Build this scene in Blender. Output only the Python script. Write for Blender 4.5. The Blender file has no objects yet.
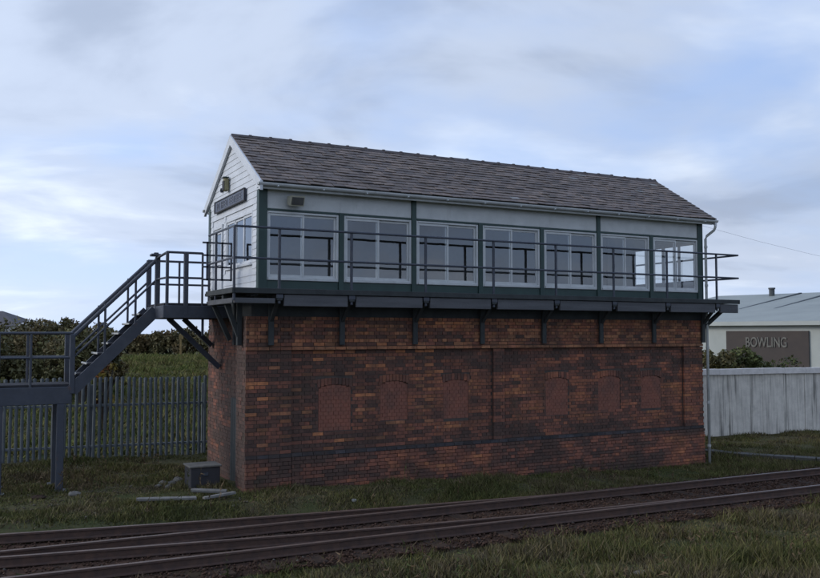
import bpy, math, random
import numpy as np
from mathutils import Vector, noise as mnoise
random.seed(7); rng = np.random.default_rng(7)
R = math.radians
SC = bpy.context.scene
COL = SC.collection

# ------------------------------------------------------------------ camera
F, YAW, PIT = 855.6, R(27.609), R(2.9585)          # focal length in photo pixels (820 wide)
CAM = np.array([-5.069, -16.093, 3.0])
cd = bpy.data.cameras.new('camera'); cam = bpy.data.objects.new('camera', cd); COL.objects.link(cam)
cam.location = CAM; cam.rotation_euler = (R(90) + PIT, 0, -YAW)
cd.sensor_width = 36; cd.lens = F / 820 * 36; cd.clip_start = 0.1; cd.clip_end = 4000
SC.camera = cam

# ------------------------------------------------------------------ sky
SUN_EL, SUN_AZ = R(24), R(-68)                     # azimuth measured from +Y towards +X
w = bpy.data.worlds.new('World'); SC.world = w; w.use_nodes = True
nt = w.node_tree; nt.nodes.clear()
def N(nt, t, **k):
    n = nt.nodes.new(t)
    for a, b in k.items(): setattr(n, a, b)
    return n
L = nt.links.new
out = N(nt, 'ShaderNodeOutputWorld'); bg = N(nt, 'ShaderNodeBackground'); bg.inputs[1].default_value = 0.125
sky = N(nt, 'ShaderNodeTexSky', sky_type='NISHITA'); sky.sun_disc = False
sky.sun_elevation = SUN_EL; sky.sun_rotation = SUN_AZ; sky.air_density = 1.0; sky.dust_density = 1.5; sky.ozone_density = 1.5
tc = N(nt, 'ShaderNodeTexCoord'); sep = N(nt, 'ShaderNodeSeparateXYZ'); L(tc.outputs['Generated'], sep.inputs[0])
zc = N(nt, 'ShaderNodeMath', operation='MAXIMUM'); L(sep.outputs[2], zc.inputs[0]); zc.inputs[1].default_value = 0.0
za = N(nt, 'ShaderNodeMath', operation='ADD'); L(zc.outputs[0], za.inputs[0]); za.inputs[1].default_value = 0.16
dx = N(nt, 'ShaderNodeMath', operation='DIVIDE'); L(sep.outputs[0], dx.inputs[0]); L(za.outputs[0], dx.inputs[1])
dy = N(nt, 'ShaderNodeMath', operation='DIVIDE'); L(sep.outputs[1], dy.inputs[0]); L(za.outputs[0], dy.inputs[1])
cmb = N(nt, 'ShaderNodeCombineXYZ'); L(dx.outputs[0], cmb.inputs[0]); L(dy.outputs[0], cmb.inputs[1])
OFF1, OFF2 = (6.7, 2.2, 4), (1.1, 3.7, 5)
def wnoise(scale, detail, rough, dist, off):
    mp = N(nt, 'ShaderNodeMapping'); L(cmb.outputs[0], mp.inputs[0]); mp.inputs['Location'].default_value = off
    mp.inputs['Rotation'].default_value = (0, 0, R(30)); mp.inputs['Scale'].default_value = (0.8, 1.0, 1.0)
    n = N(nt, 'ShaderNodeTexNoise'); L(mp.outputs[0], n.inputs['Vector'])
    n.inputs['Scale'].default_value = scale; n.inputs['Detail'].default_value = detail
    n.inputs['Roughness'].default_value = rough; n.inputs['Distortion'].default_value = dist
    return n
n1 = wnoise(0.6, 6, 0.52, 0.3, OFF1); n2 = wnoise(1.0, 6, 0.52, 0.4, OFF2)
def ramp(nt, inp, stops, interp='EASE'):
    r = N(nt, 'ShaderNodeValToRGB'); r.color_ramp.interpolation = interp
    e = r.color_ramp.elements
    while len(e) < len(stops): e.new(0.5)
    for el, (p, c) in zip(e, stops): el.position = p; el.color = c if len(c) == 4 else (*c, 1)
    L2 = nt.links.new; L2(inp, r.inputs[0]); return r
cov = ramp(nt, n1.outputs[0], [(0.38, (0.0,)*3), (0.58, (1,)*3)])
cc = ramp(nt, n2.outputs[0], [(0.37, (.33, .395, .525)), (0.50, (.455, .53, .675)), (0.66, (.70, .77, .875))])
ccs = N(nt, 'ShaderNodeMixRGB', blend_type='MULTIPLY'); ccs.inputs[0].default_value = 1; L(cc.outputs[0], ccs.inputs[1]); ccs.inputs[2].default_value = (10, 10, 10, 1)
hz = ramp(nt, sep.outputs[2], [(0.0, (1,)*3), (0.17, (0,)*3)])
hzm = N(nt, 'ShaderNodeMath', operation='MULTIPLY'); L(hz.outputs[0], hzm.inputs[0]); hzm.inputs[1].default_value = 0.3
blue = N(nt, 'ShaderNodeMixRGB', blend_type='MIX'); blue.inputs[0].default_value = 0.72   # thin veil over the clear sky
L(sky.outputs[0], blue.inputs[1]); blue.inputs[2].default_value = (4.1, 5.6, 9.0, 1)
mx = N(nt, 'ShaderNodeMixRGB'); L(cov.outputs[0], mx.inputs[0]); L(blue.outputs[0], mx.inputs[1]); L(ccs.outputs[0], mx.inputs[2])
mh = N(nt, 'ShaderNodeMixRGB'); L(hzm.outputs[0], mh.inputs[0]); L(mx.outputs[0], mh.inputs[1]); mh.inputs[2].default_value = (7.4, 8.2, 9.7, 1)
# the cloud sheet is brighter round the hidden sun and duller away from it
dt = N(nt, 'ShaderNodeVectorMath', operation='DOT_PRODUCT'); L(tc.outputs['Generated'], dt.inputs[0])
dt.inputs[1].default_value = (math.sin(SUN_AZ)*math.cos(SUN_EL), math.cos(SUN_AZ)*math.cos(SUN_EL), math.sin(SUN_EL))
gm = N(nt, 'ShaderNodeMapRange'); L(dt.outputs['Value'], gm.inputs[0])
for i_, v_ in ((1, -.7), (2, .8), (3, .78), (4, 1.14)): gm.inputs[i_].default_value = v_
gl = N(nt, 'ShaderNodeVectorMath', operation='SCALE'); L(mh.outputs[0], gl.inputs[0]); L(gm.outputs[0], gl.inputs['Scale'])
L(gl.outputs[0], bg.inputs[0]); L(bg.outputs[0], out.inputs[0])

# ------------------------------------------------------------------ sun behind thin cloud, exposure
sd = bpy.data.lights.new('sun', 'SUN'); so = bpy.data.objects.new('sun', sd); COL.objects.link(so)
sd.energy = 1.3; sd.angle = R(18); sd.color = (1, .96, .9)
sv = Vector((math.sin(SUN_AZ)*math.cos(SUN_EL), math.cos(SUN_AZ)*math.cos(SUN_EL), math.sin(SUN_EL)))
so.rotation_euler = sv.to_track_quat('Z', 'Y').to_euler(); so.location = (-20, 10, 20)
SC.view_settings.view_transform = 'Standard'; SC.view_settings.look = 'None'
SC.view_settings.exposure = 0.12; SC.view_settings.gamma = 1.0; SC.view_settings.use_curve_mapping = False

# ------------------------------------------------------------------ pixel helpers (direction only)
_v = np.array([math.sin(YAW), math.cos(YAW), 0]); _r = np.array([math.cos(YAW), -math.sin(YAW), 0])
_f = _v*math.cos(PIT) + np.array([0, 0, math.sin(PIT)]); _u = -_v*math.sin(PIT) + np.array([0, 0, math.cos(PIT)])
def ray(x, y): return _f*F + _r*(x-410) - _u*(y-289)
def onZ(x, y, Z): d = ray(x, y); return CAM + d*(Z-CAM[2])/d[2]
def at_depth(x, y, d): q = ray(x, y); return CAM + q/(q @ _v)*d
def on_plane(x, y, p, n): d = ray(x, y); return CAM + d*(((p-CAM) @ n)/(d @ n))

# ------------------------------------------------------------------ materials
def mat(name, c1, c2=None, scale=4, rough=.7, bump=0, bscale=None, metal=0, attr=None, spots=None, detail=6, coord='pos', stretch=(1, 1, 1), spec=.5):
    """c1/c2 mixed by noise; attr = colour attribute multiplied/used instead; spots = (colour, scale, lo, hi, stretch)"""
    m = bpy.data.materials.new(name); m.use_nodes = True; nt = m.node_tree; nt.nodes.clear()
    o = N(nt, 'ShaderNodeOutputMaterial'); b = N(nt, 'ShaderNodeBsdfPrincipled'); nt.links.new(b.outputs[0], o.inputs[0])
    b.inputs['Roughness'].default_value = rough; b.inputs['Metallic'].default_value = metal
    b.inputs['Specular IOR Level'].default_value = spec
    g = N(nt, 'ShaderNodeNewGeometry')
    def nz(scale, stretch=(1, 1, 1), detail=detail, off=(0, 0, 0)):
        mp = N(nt, 'ShaderNodeMapping'); nt.links.new(g.outputs['Position'], mp.inputs[0]); mp.inputs['Scale'].default_value = stretch; mp.inputs['Location'].default_value = off
        n = N(nt, 'ShaderNodeTexNoise'); nt.links.new(mp.outputs[0], n.inputs['Vector']); n.inputs['Scale'].default_value = scale; n.inputs['Detail'].default_value = detail; n.inputs['Roughness'].default_value = .62
        return n
    c2 = c2 or tuple(x*.75 for x in c1)
    n = nz(scale, stretch)
    r = ramp(nt, n.outputs[0], [(.35, c1), (.65, c2)], 'LINEAR')
    col = r.outputs[0]
    if attr:
        a = N(nt, 'ShaderNodeAttribute', attribute_name=attr)
        mu = N(nt, 'ShaderNodeMixRGB', blend_type='MULTIPLY'); mu.inputs[0].default_value = 1
        nt.links.new(a.outputs['Color'], mu.inputs[1]); nt.links.new(col, mu.inputs[2]); col = mu.outputs[0]
    for i, s in enumerate(spots or []):
        sc, ss, lo, hi, st = s[:5]; amt = s[5] if len(s) > 5 else 1
        n2 = nz(ss, st, 7, (11.3*(i+1), 4.1*i, 7.7))
        rr = ramp(nt, n2.outputs[0], [(lo, (0, 0, 0)), (hi, (amt,)*3)], 'LINEAR')
        mi = N(nt, 'ShaderNodeMixRGB'); nt.links.new(rr.outputs[0], mi.inputs[0]); nt.links.new(col, mi.inputs[1]); mi.inputs[2].default_value = (*sc, 1); col = mi.outputs[0]
    nt.links.new(col, b.inputs['Base Color'])
    if bump:
        n3 = nz(bscale or scale*6, (1, 1, 1), 8, (3, 9, 1)); bu = N(nt, 'ShaderNodeBump'); bu.inputs['Strength'].default_value = bump; bu.inputs['Distance'].default_value = .02
        nt.links.new(n3.outputs[0], bu.inputs['Height']); nt.links.new(bu.outputs[0], b.inputs['Normal'])
    return m
M = {}
SOOT = (.052, .033, .026)
M['mortar'] = mat('mortar', (.085, .065, .055), (.045, .037, .033), 3, .95, .5)
M['brick'] = mat('brick', (1.1, 1.08, 1.05), (.72, .72, .74), 14, .9, .5, 90, attr='col',
                 spots=[(SOOT, .9, .44, .70, (1, 1, 1.3), .75), (SOOT, 2.8, .50, .70, (.7, .7, 1.5), .65), ((.10, .06, .045), 5, .5, .68, (1, 1, .5), .5), ((.16, .15, .13), 9, .66, .76, (1, 1, .6), .5), ((.035, .04, .02), 1.6, .58, .75, (1, 1, 1), .5)])
M['new_brick'] = mat('new_brick', (.24, .09, .058), (.175, .07, .048), 4, .85, .3, 80, spots=[((.09, .055, .045), 2.5, .48, .72, (1, 1, .7), .75), ((.27, .12, .075), 7, .58, .7, (1, 1, 1.5), .6)])
M['blue_brick'] = mat('blue_brick', (.05, .05, .058), (.03, .03, .034), 6, .7, .4, 60)
M['slate'] = mat('slate', (1.1, 1.1, 1.1), (.75, .75, .78), 9, .75, .4, 60, attr='col', spots=[((.075, .06, .045), 2.2, .5, .75, (1, 1, 1), .7), ((.24, .23, .2), 14, .7, .8, (1, 1, 1), .35), ((.05, .06, .03), 3.7, .6, .75, (1, 1, 1), .55)])
M['ridge_tile'] = mat('ridge_tile', (.095, .075, .068), (.055, .045, .045), 6, .8, .5, 40, spots=[((.2, .2, .16), 12, .64, .74, (1, 1, 1), .7)])
M['white_paint'] = mat('white_paint', (.62, .64, .665), (.53, .55, .575), 3, .55, .12, 30, spots=[((.32, .32, .29), 5, .62, .85, (1, 1, .35), .7)])
M['grey_white'] = mat('grey_white_paint', (.56, .58, .585), (.47, .49, .495), 2.5, .6, .12, 25, spots=[((.22, .22, .2), 4, .58, .85, (1, 1, .3), .6)])
M['green_paint'] = mat('dark_green_paint', (.026, .058, .052), (.018, .042, .039), 3, .5, .1, 30, spots=[((.08, .09, .08), 9, .66, .8, (1, 1, .3), .5)])
M['steel'] = mat('dark_grey_painted_steel', (.046, .053, .072), (.034, .04, .055), 5, .5, .15, 50, spots=[((.10, .05, .032), 9, .60, .72, (1, 1, .6), .6), ((.07, .075, .085), 3, .5, .7, (1, 1, 1), .5)])
M['tread'] = mat('worn_stair_tread', (.045, .045, .05), (.028, .028, .032), 5, .95, .2, spec=.15)
M['nosing'] = mat('pale_nosing', (.55, .55, .52), (.3, .3, .28), 12, .6)
M['deck_grey'] = mat('weathered_grey_timber', (.09, .092, .10), (.06, .062, .068), 3, .75, .3, 20, stretch=(.3, 1, 4))
M['dark_wood'] = mat('dark_wood', (.036, .041, .042), (.022, .026, .027), 4, .75, .3, 30)
M['cream'] = mat('cream_plastic', (.42, .40, .31), (.34, .33, .26), 8, .5)
M['ochre_grey'] = mat('dull_yellow_plastic', (.26, .24, .13), (.2, .18, .1), 8, .6)
M['lamp_glass'] = mat('lamp_glass', (.10, .10, .10), None, 5, .2)
M['navy'] = mat('navy_enamel', (.018, .022, .045), (.026, .03, .05), 6, .4)
M['letter'] = mat('faded_letter', (.15, .16, .19), (.08, .085, .11), 25, .6)
M['inside'] = mat('inside_wall', (.22, .225, .22), (.17, .175, .17), 2, .8)
M['pvc'] = mat('pale_plastic_pipe', (.42, .43, .42), (.34, .35, .33), 3, .5, spots=[((.16, .18, .12), 5, .55, .8, (1, 1, .3), .6)])
M['rail'] = mat('rusty_rail', (.085, .046, .032), (.05, .03, .024), 8, .75, .3, 60)
M['rail_top'] = mat('worn_rail_top', (.16, .105, .078), (.10, .068, .052), 9, .5, .1, metal=.25)
M['sleeper'] = mat('old_sleeper', (.055, .036, .026), (.03, .022, .018), 5, 1, .5, 25, spec=.1)
M['ballast'] = mat('ballast', (.075, .046, .033), (.044, .029, .023), 9, 1, 1, 45, spec=.05, spots=[((.05, .055, .025), 1.1, .56, .72, (1, 1, 1), .5)])
M['stone'] = mat('ballast_stone', (1, 1, 1), (.7, .7, .7), 20, 1, attr='col', spec=.05)
M['grass'] = mat('grass', (1.1, 1.1, 1.05), (.75, .75, .8), 2.5, .85, attr='col', spec=.1)
M['ground'] = mat('rough_ground', (.066, .07, .032), (.085, .072, .042), 3.5, 1, 1, 22, spec=.03, spots=[((.10, .082, .056), 1.3, .54, .70, (1, 1, 1), .7), ((.045, .06, .022), .33, .5, .66, (1, 1, 1), .8)])
M['galv'] = mat('galvanised_steel', (.115, .13, .14), (.08, .095, .105), 4, .55, .1, metal=.2)
M['concrete'] = mat('concrete', (.25, .245, .225), (.17, .165, .15), 4, .9, .4, 40, spots=[((.07, .075, .05), 3, .58, .75, (1, 1, 1), .6)])
M['wall_panel'] = mat('whitewashed_panel', (.66, .62, .55), (.54, .505, .45), 3, .8, .3, 25, spots=[((.09, .085, .075), 2.4, .53, .66, (3, 3, .12), .85), ((.2, .19, .17), 5, .48, .66, (3, 3, .2), .35), ((.06, .07, .04), 1.3, .58, .8, (1, 1, 1), .6)])
M['coping'] = mat('coping_white', (.68, .64, .61), (.56, .53, .50), 5, .7, .2, 30)
M['hall_wall'] = mat('pale_cladding', (.40, .42, .39), (.34, .36, .335), .5, .6)
M['hall_roof'] = mat('grey_sheet_roof', (.27, .285, .255), (.225, .24, .215), .4, .6, spots=[((.15, .17, .16), .7, .55, .8, (1, 1, 1), .5)])
M['hall_dark'] = mat('dark_seam', (.06, .07, .075), None, 2, .7)
M['brown'] = mat('brown_cladding', (.055, .041, .034), (.043, .033, .029), 1, .7)
M['sign_white'] = mat('sign_letter', (.17, .165, .14), (.09, .085, .075), 5, .7)
M['leaf'] = mat('leaf', (1.1, 1.1, 1.1), (.7, .7, .7), 1.5, .7, attr='col', spec=.25)
M['bark'] = mat('bark', (.05, .04, .03), (.03, .025, .02), 6, .9, .5, 30)
M['roof_far'] = mat('far_roof', (.07, .065, .07), (.055, .05, .055), 1, .8)
M['render'] = mat('pale_render', (.42, .42, .42), (.36, .36, .36), 1, .85)
M['ochre'] = mat('ochre_paint', (.22, .15, .05), (.16, .11, .04), 3, .7)
M['trough'] = mat('dirty_concrete', (.085, .08, .07), (.05, .045, .04), 5, .95, .4, 30)
M['rubble'] = mat('rubble', (.15, .14, .125), (.09, .085, .075), 6, .95, .5, 30)
M['plank'] = mat('weathered_plank', (.19, .18, .165), (.11, .105, .095), 6, .85, .3, 30)
M['blackbox'] = mat('dark_cabinet', (.022, .021, .026), (.03, .029, .034), 4, .7)
M['wire'] = mat('wire', (.12, .12, .14), None, 3, .6)
def glass_mat():
    m = bpy.data.materials.new('window_glass'); m.use_nodes = True; nt = m.node_tree; nt.nodes.clear()
    o = N(nt, 'ShaderNodeOutputMaterial'); mi = N(nt, 'ShaderNodeMixShader'); t = N(nt, 'ShaderNodeBsdfTransparent'); t.inputs[0].default_value = (.86, .89, .9, 1)
    g = N(nt, 'ShaderNodeBsdfGlossy'); g.inputs['Roughness'].default_value = .02; g.inputs['Color'].default_value = (.95, .97, 1, 1)
    lw = N(nt, 'ShaderNodeLayerWeight'); lw.inputs['Blend'].default_value = .5
    pw = N(nt, 'ShaderNodeMath', operation='POWER'); nt.links.new(lw.outputs['Facing'], pw.inputs[0]); pw.inputs[1].default_value = 5
    fr = N(nt, 'ShaderNodeMath', operation='MULTIPLY_ADD'); nt.links.new(pw.outputs[0], fr.inputs[0]); fr.inputs[1].default_value = .85; fr.inputs[2].default_value = .15
    nn = N(nt, 'ShaderNodeTexNoise'); gg = N(nt, 'ShaderNodeNewGeometry'); nt.links.new(gg.outputs['Position'], nn.inputs['Vector']); nn.inputs['Scale'].default_value = 2.2; nn.inputs['Detail'].default_value = 1
    bu = N(nt, 'ShaderNodeBump'); bu.inputs['Strength'].default_value = .04; bu.inputs['Distance'].default_value = .05; nt.links.new(nn.outputs[0], bu.inputs['Height']); nt.links.new(bu.outputs[0], g.inputs['Normal'])
    nt.links.new(fr.outputs[0], mi.inputs[0]); nt.links.new(t.outputs[0], mi.inputs[1]); nt.links.new(g.outputs[0], mi.inputs[2]); nt.links.new(mi.outputs[0], o.inputs[0])
    return m
M['glass'] = glass_mat()

# ------------------------------------------------------------------ mesh helpers
class MB:
    def __init__(s): s.v = []; s.f = []; s.mi = []; s.c = []; s.cur = 0; s.col = None
    def add(s, vs, fs):
        b = len(s.v); s.v += [tuple(map(float, p)) for p in vs]; s.f += [tuple(i+b for i in f) for f in fs]; s.mi += [s.cur]*len(fs)
        s.c += [s.col or (1, 1, 1)]*len(vs); return s
    def box(s, x0, x1, y0, y1, z0, z1):
        x0, x1 = sorted((x0, x1)); y0, y1 = sorted((y0, y1)); z0, z1 = sorted((z0, z1))
        return s.add([(x, y, z) for x in (x0, x1) for y in (y0, y1) for z in (z0, z1)],
                     [(0, 1, 3, 2), (4, 6, 7, 5), (0, 4, 5, 1), (2, 3, 7, 6), (0, 2, 6, 4), (1, 5, 7, 3)])
    def bbox(s, x0, x1, y0, y1, z0, z1, b=.008):          # box with chamfered corners on all edges
        x0, x1 = sorted((x0, x1)); y0, y1 = sorted((y0, y1)); z0, z1 = sorted((z0, z1))
        b = min(b, (x1-x0)*.3, (y1-y0)*.3, (z1-z0)*.3)
        P = [x0, x1], [y0, y1], [z0, z1]; vs = []; idx = {}
        for i in (0, 1):
            for j in (0, 1):
                for k in (0, 1):
                    for ax in range(3):
                        p = [P[0][i], P[1][j], P[2][k]]
                        sg = (i, j, k)
                        for o in range(3):
                            if o != ax: p[o] += b*(1-2*sg[o])
                        idx[i, j, k, ax] = len(vs); vs.append(p)
        fs = []
        for ax in range(3):
            o1, o2 = [a for a in range(3) if a != ax]
            for sd_ in (0, 1):
                q = []
                for a, c in ((0, 0), (1, 0), (1, 1), (0, 1)):
                    t = [0]*3; t[ax] = sd_; t[o1] = a; t[o2] = c; q.append(idx[t[0], t[1], t[2], ax])
                fs.append(q)
        for ax in range(3):                                # edges along ax
            o1, o2 = [a for a in range(3) if a != ax]
            for a in (0, 1):
                for c in (0, 1):
                    t0 = [0]*3; t0[o1] = a; t0[o2] = c; t1 = list(t0); t1[ax] = 1
                    fs.append([idx[(*t0, o1)], idx[(*t0, o2)], idx[(*t1, o2)], idx[(*t1, o1)]])
        for i in (0, 1):
            for j in (0, 1):
                for k in (0, 1): fs.append([idx[i, j, k, 0], idx[i, j, k, 1], idx[i, j, k, 2]])
        return s.add(vs, fs)
    def bar(s, p, q, w, h=None, up=(0, 0, 1)):            # rectangular bar from p to q
        h = h or w; p = Vector(p); q = Vector(q); d = (q-p).normalized(); u = Vector(up)
        if abs(d.dot(u)) > .95: u = Vector((0, 1, 0))
        a = d.cross(u).normalized(); b = a.cross(d).normalized(); a = a*(w/2); b = b*(h/2)
        vs = [p-a-b, p+a-b, p+a+b, p-a+b, q-a-b, q+a-b, q+a+b, q-a+b]
        return s.add(vs, [(0, 3, 2, 1), (4, 5, 6, 7), (0, 1, 5, 4), (1, 2, 6, 5), (2, 3, 7, 6), (3, 0, 4, 7)])
    def tube(s, pts, r, n=8):
        pts = [Vector(p) for p in pts]; rs = r if isinstance(r, (list, tuple)) else [r]*len(pts); vs = []; fs = []
        up = Vector((.13, .27, 1)).normalized()
        for i, p in enumerate(pts):
            d = (pts[min(i+1, len(pts)-1)]-pts[max(i-1, 0)]).normalized()
            u = up if abs(d.dot(up)) < .93 else Vector((1, .2, 0)).normalized()
            a = d.cross(u).normalized(); b = a.cross(d).normalized()
            for k in range(n):
                t = 2*math.pi*k/n; vs.append(p+a*math.cos(t)*rs[i]+b*math.sin(t)*rs[i])
        for i in range(len(pts)-1):
            for k in range(n): fs.append((i*n+k, i*n+(k+1) % n, (i+1)*n+(k+1) % n, (i+1)*n+k))
        fs.append(tuple(range(n))[::-1]); fs.append(tuple((len(pts)-1)*n+k for k in range(n)))
        return s.add(vs, fs)
    def prism(s, prof, a, b, plane='yz'):                 # profile extruded along the third axis from a to b
        n = len(prof)
        def P(u, v, t): return {'yz': (t, u, v), 'xz': (u, t, v), 'xy': (u, v, t)}[plane]
        vs = [P(u, v, a) for u, v in prof]+[P(u, v, b) for u, v in prof]
        return s.add(vs, [tuple(range(n))[::-1], tuple(range(n, 2*n))]+[(i, (i+1) % n, n+(i+1) % n, n+i) for i in range(n)])
    def mesh(s, name, mats, off=(0, 0, 0), col=False, smooth=False):
        me = bpy.data.meshes.new(name); o = Vector(off)
        me.from_pydata([tuple(Vector(v)-o) for v in s.v], [], s.f)
        for m in (mats if isinstance(mats, (list, tuple)) else [mats]): me.materials.append(m)
        if any(s.mi): me.polygons.foreach_set('material_index', s.mi)
        if col:
            a = me.color_attributes.new('col', 'FLOAT_COLOR', 'POINT'); a.data.foreach_set('color', [x for c in s.c for x in (*c, 1)])
        if smooth: me.polygons.foreach_set('use_smooth', [True]*len(me.polygons))
        import bmesh as _b
        bm = _b.new(); bm.from_mesh(me); _b.ops.recalc_face_normals(bm, faces=bm.faces); bm.to_mesh(me); bm.free()
        me.update(); return me
ORG = {}
def link(name, data, parent=None, loc=None):
    o = bpy.data.objects.new(name, data); COL.objects.link(o)
    if parent: o.parent = parent; ORG[o.name] = ORG[parent.name]
    if loc is not None: o.location = loc
    return o
def thing(name, label, cat, loc, group=None):
    o = bpy.data.objects.new(name, None); COL.objects.link(o); o.location = loc; o.empty_display_size = .2
    ORG[o.name] = Vector(loc); o['label'] = label; o['category'] = cat
    if group: o['group'] = group
    return o
def part(name, mb, m, parent, kind=None, col=False, smooth=False, label=None):
    o = link(name, mb.mesh(name, m, ORG[parent.name], col, smooth), parent)
    if kind: o['kind'] = kind
    if label: o['label'] = label
    return o
def single(name, mb, m, label, cat, loc=(0, 0, 0), group=None, col=False, smooth=False):
    o = link(name, mb.mesh(name, m, loc, col, smooth)); o.location = loc; ORG[o.name] = Vector(loc)
    o['label'] = label; o['category'] = cat
    if group: o['group'] = group
    return o
def structure(name, mb, m, kind='structure', col=False, smooth=False, label=None):
    o = link(name, mb.mesh(name, m, (0, 0, 0), col, smooth)); ORG[o.name] = Vector((0, 0, 0)); o['kind'] = kind
    if label: o['label'] = label
    return o
def npmesh(name, V, Fc, m, cols=None):
    me = bpy.data.meshes.new(name); k = Fc.shape[1]
    me.vertices.add(len(V)); me.vertices.foreach_set('co', V.astype(np.float32).ravel())
    me.loops.add(Fc.size); me.loops.foreach_set('vertex_index', Fc.astype(np.int32).ravel())
    me.polygons.add(len(Fc)); me.polygons.foreach_set('loop_start', np.arange(0, Fc.size, k, dtype=np.int32))
    me.materials.append(m)
    if cols is not None:
        a = me.color_attributes.new('col', 'FLOAT_COLOR', 'POINT'); a.data.foreach_set('color', np.hstack([cols, np.ones((len(cols), 1))]).astype(np.float32).ravel())
    me.update(calc_edges=True); me.validate(); return me
def nz2(x, y, s, seed=0):                                  # cheap smooth noise for arrays, -1..1
    x = x*s+seed*17.3; y = y*s-seed*9.1
    return (np.sin(x*1.3+1.7*np.sin(y*.9+seed))+np.sin(y*1.7-1.1*np.sin(x*1.1+2*seed))+.6*np.sin(2.9*x+1.3*y+seed)+.5*np.sin(3.7*y-2.3*x))/3.1

# ------------------------------------------------------------------ ground
def sst(a, b, x): t = np.clip((x-a)/(b-a), 0, 1); return t*t*(3-2*t)
def railA(x): return -2.42-.025*(x+4.5)
def gz(x, y):
    x = np.asarray(x, float); y = np.asarray(y, float)
    base = -.04-.29*sst(0, 11, x)-.10*sst(.6, 2.6, y)*(1-sst(-.5, 8, x))
    z = base+.04*nz2(x, y, .7)+.02*nz2(x, y, 2.1, 3)
    tr = sst(-.7, -1.5, y-(.02*x))                         # down to the track bed
    z = z*(1-tr)+(-.34)*tr
    z = z+np.where(y < -5, .05*nz2(x, y, .6, 5)*sst(-5, -6, y), 0)
    left = sst(9, 38, y)*(1-sst(20, 55, x-.5*y))
    z = z+left*1.75
    return z
def axis(a, b, fine, lo, hi):
    m = list(np.arange(a, b, fine)); d = fine; v = b; up = []
    while v < hi: up.append(v); d *= 1.16; v += d
    d = fine; v = a; dn = []
    while v > lo: d *= 1.16; v -= d; dn.append(v)
    return np.array(dn[::-1]+m+up)
xs = axis(-9, 24, .3, -900, 1500); ys = axis(-14, 12, .3, -300, 1800)
XX, YY = np.meshgrid(xs, ys); ZZ = gz(XX, YY)
V = np.stack([XX, YY, ZZ], -1).reshape(-1, 3); nx, ny = len(xs), len(ys)
ii = (np.arange(ny-1)[:, None]*nx+np.arange(nx-1)[None]).ravel()
go = link('ground', npmesh('ground', V, np.stack([ii, ii+1, ii+1+nx, ii+nx], -1), M['ground'])); go['kind'] = 'structure'
go.data.polygons.foreach_set('use_smooth', [True]*len(go.data.polygons)); ORG[go.name] = Vector((0, 0, 0))

# ------------------------------------------------------------------ railway: ballast, sleepers, rails
def sideC(x): return np.interp(x, [-30, -12, -4.47, -1.5, 1.58, 5.17, 9], [4.5, .15, -1.28, -1.79, -2.22, -2.62, -2.74])
bx = np.arange(-26, 60, .22); rows = []
def smooth_noise(x, y): return .016*nz2(np.asarray(x), np.asarray(y), 7, 2)+.012*nz2(np.asarray(x), np.asarray(y), 15, 4)
for t, z in ((0, -.42), (.06, -.30), (.12, -.272), (.25, -.268), (.4, -.265), (.55, -.268), (.7, -.27), (.85, -.272), (.92, -.31), (1, -.44)):
    far = np.maximum(sideC(bx)+.75, railA(bx)+.75); near = railA(bx)-1.5-.6+.14*nz2(bx, bx*0, .9)
    y = near+(far-near)*t; rows.append(np.stack([bx, y, z+smooth_noise(bx, y)*(1 if .05 < t < .95 else 0)], -1))
V = np.concatenate(rows); n = len(bx); m_ = len(rows)
ii = (np.arange(m_-1)[:, None]*n+np.arange(n-1)[None]).ravel()
rt = link('track_bed', npmesh('track_bed', V, np.stack([ii, ii+1, ii+1+n, ii+n], -1), M['ballast'])); rt['kind'] = 'structure'; ORG[rt.name] = Vector((0, 0, 0))
# loose stones
ns = 26000
sx = rng.uniform(-12, 22, ns); far = np.maximum(sideC(sx)+.7, railA(sx)+.7); near = railA(sx)-1.5-.62
sy = near+(far-near)*rng.uniform(-.02, 1.02, ns); sr = rng.uniform(.012, .034, ns)
octv = np.array([(1, 0, 0), (-1, 0, 0), (0, 1, 0), (0, -1, 0), (0, 0, 1), (0, 0, -1)], float)
octf = np.array([(0, 2, 4), (2, 1, 4), (1, 3, 4), (3, 0, 4), (2, 0, 5), (1, 2, 5), (3, 1, 5), (0, 3, 5)])
ang = rng.uniform(0, 6.28, ns); ca, sa = np.cos(ang), np.sin(ang)
P = octv[None]*sr[:, None, None]*rng.uniform(.6, 1.3, (ns, 6, 1))
P = np.stack([P[..., 0]*ca[:, None]-P[..., 1]*sa[:, None], P[..., 0]*sa[:, None]+P[..., 1]*ca[:, None], P[..., 2]*.8], -1)
P += np.stack([sx, sy, np.full(ns, -.262)+smooth_noise(sx, sy)], -1)[:, None]
sc_ = np.array([.068, .042, .031])*rng.uniform(.5, 1.5, (ns, 1)); sc_[rng.random(ns) < .012] = (.12, .105, .09)
st = link('ballast_stones', npmesh('ballast_stones', P.reshape(-1, 3), (octf[None]+np.arange(ns)[:, None, None]*6).reshape(-1, 3), M['stone'], np.repeat(sc_, 6, 0))); st['kind'] = 'stuff'; st['label'] = 'dark brown ballast stones between and beside the rails'
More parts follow.
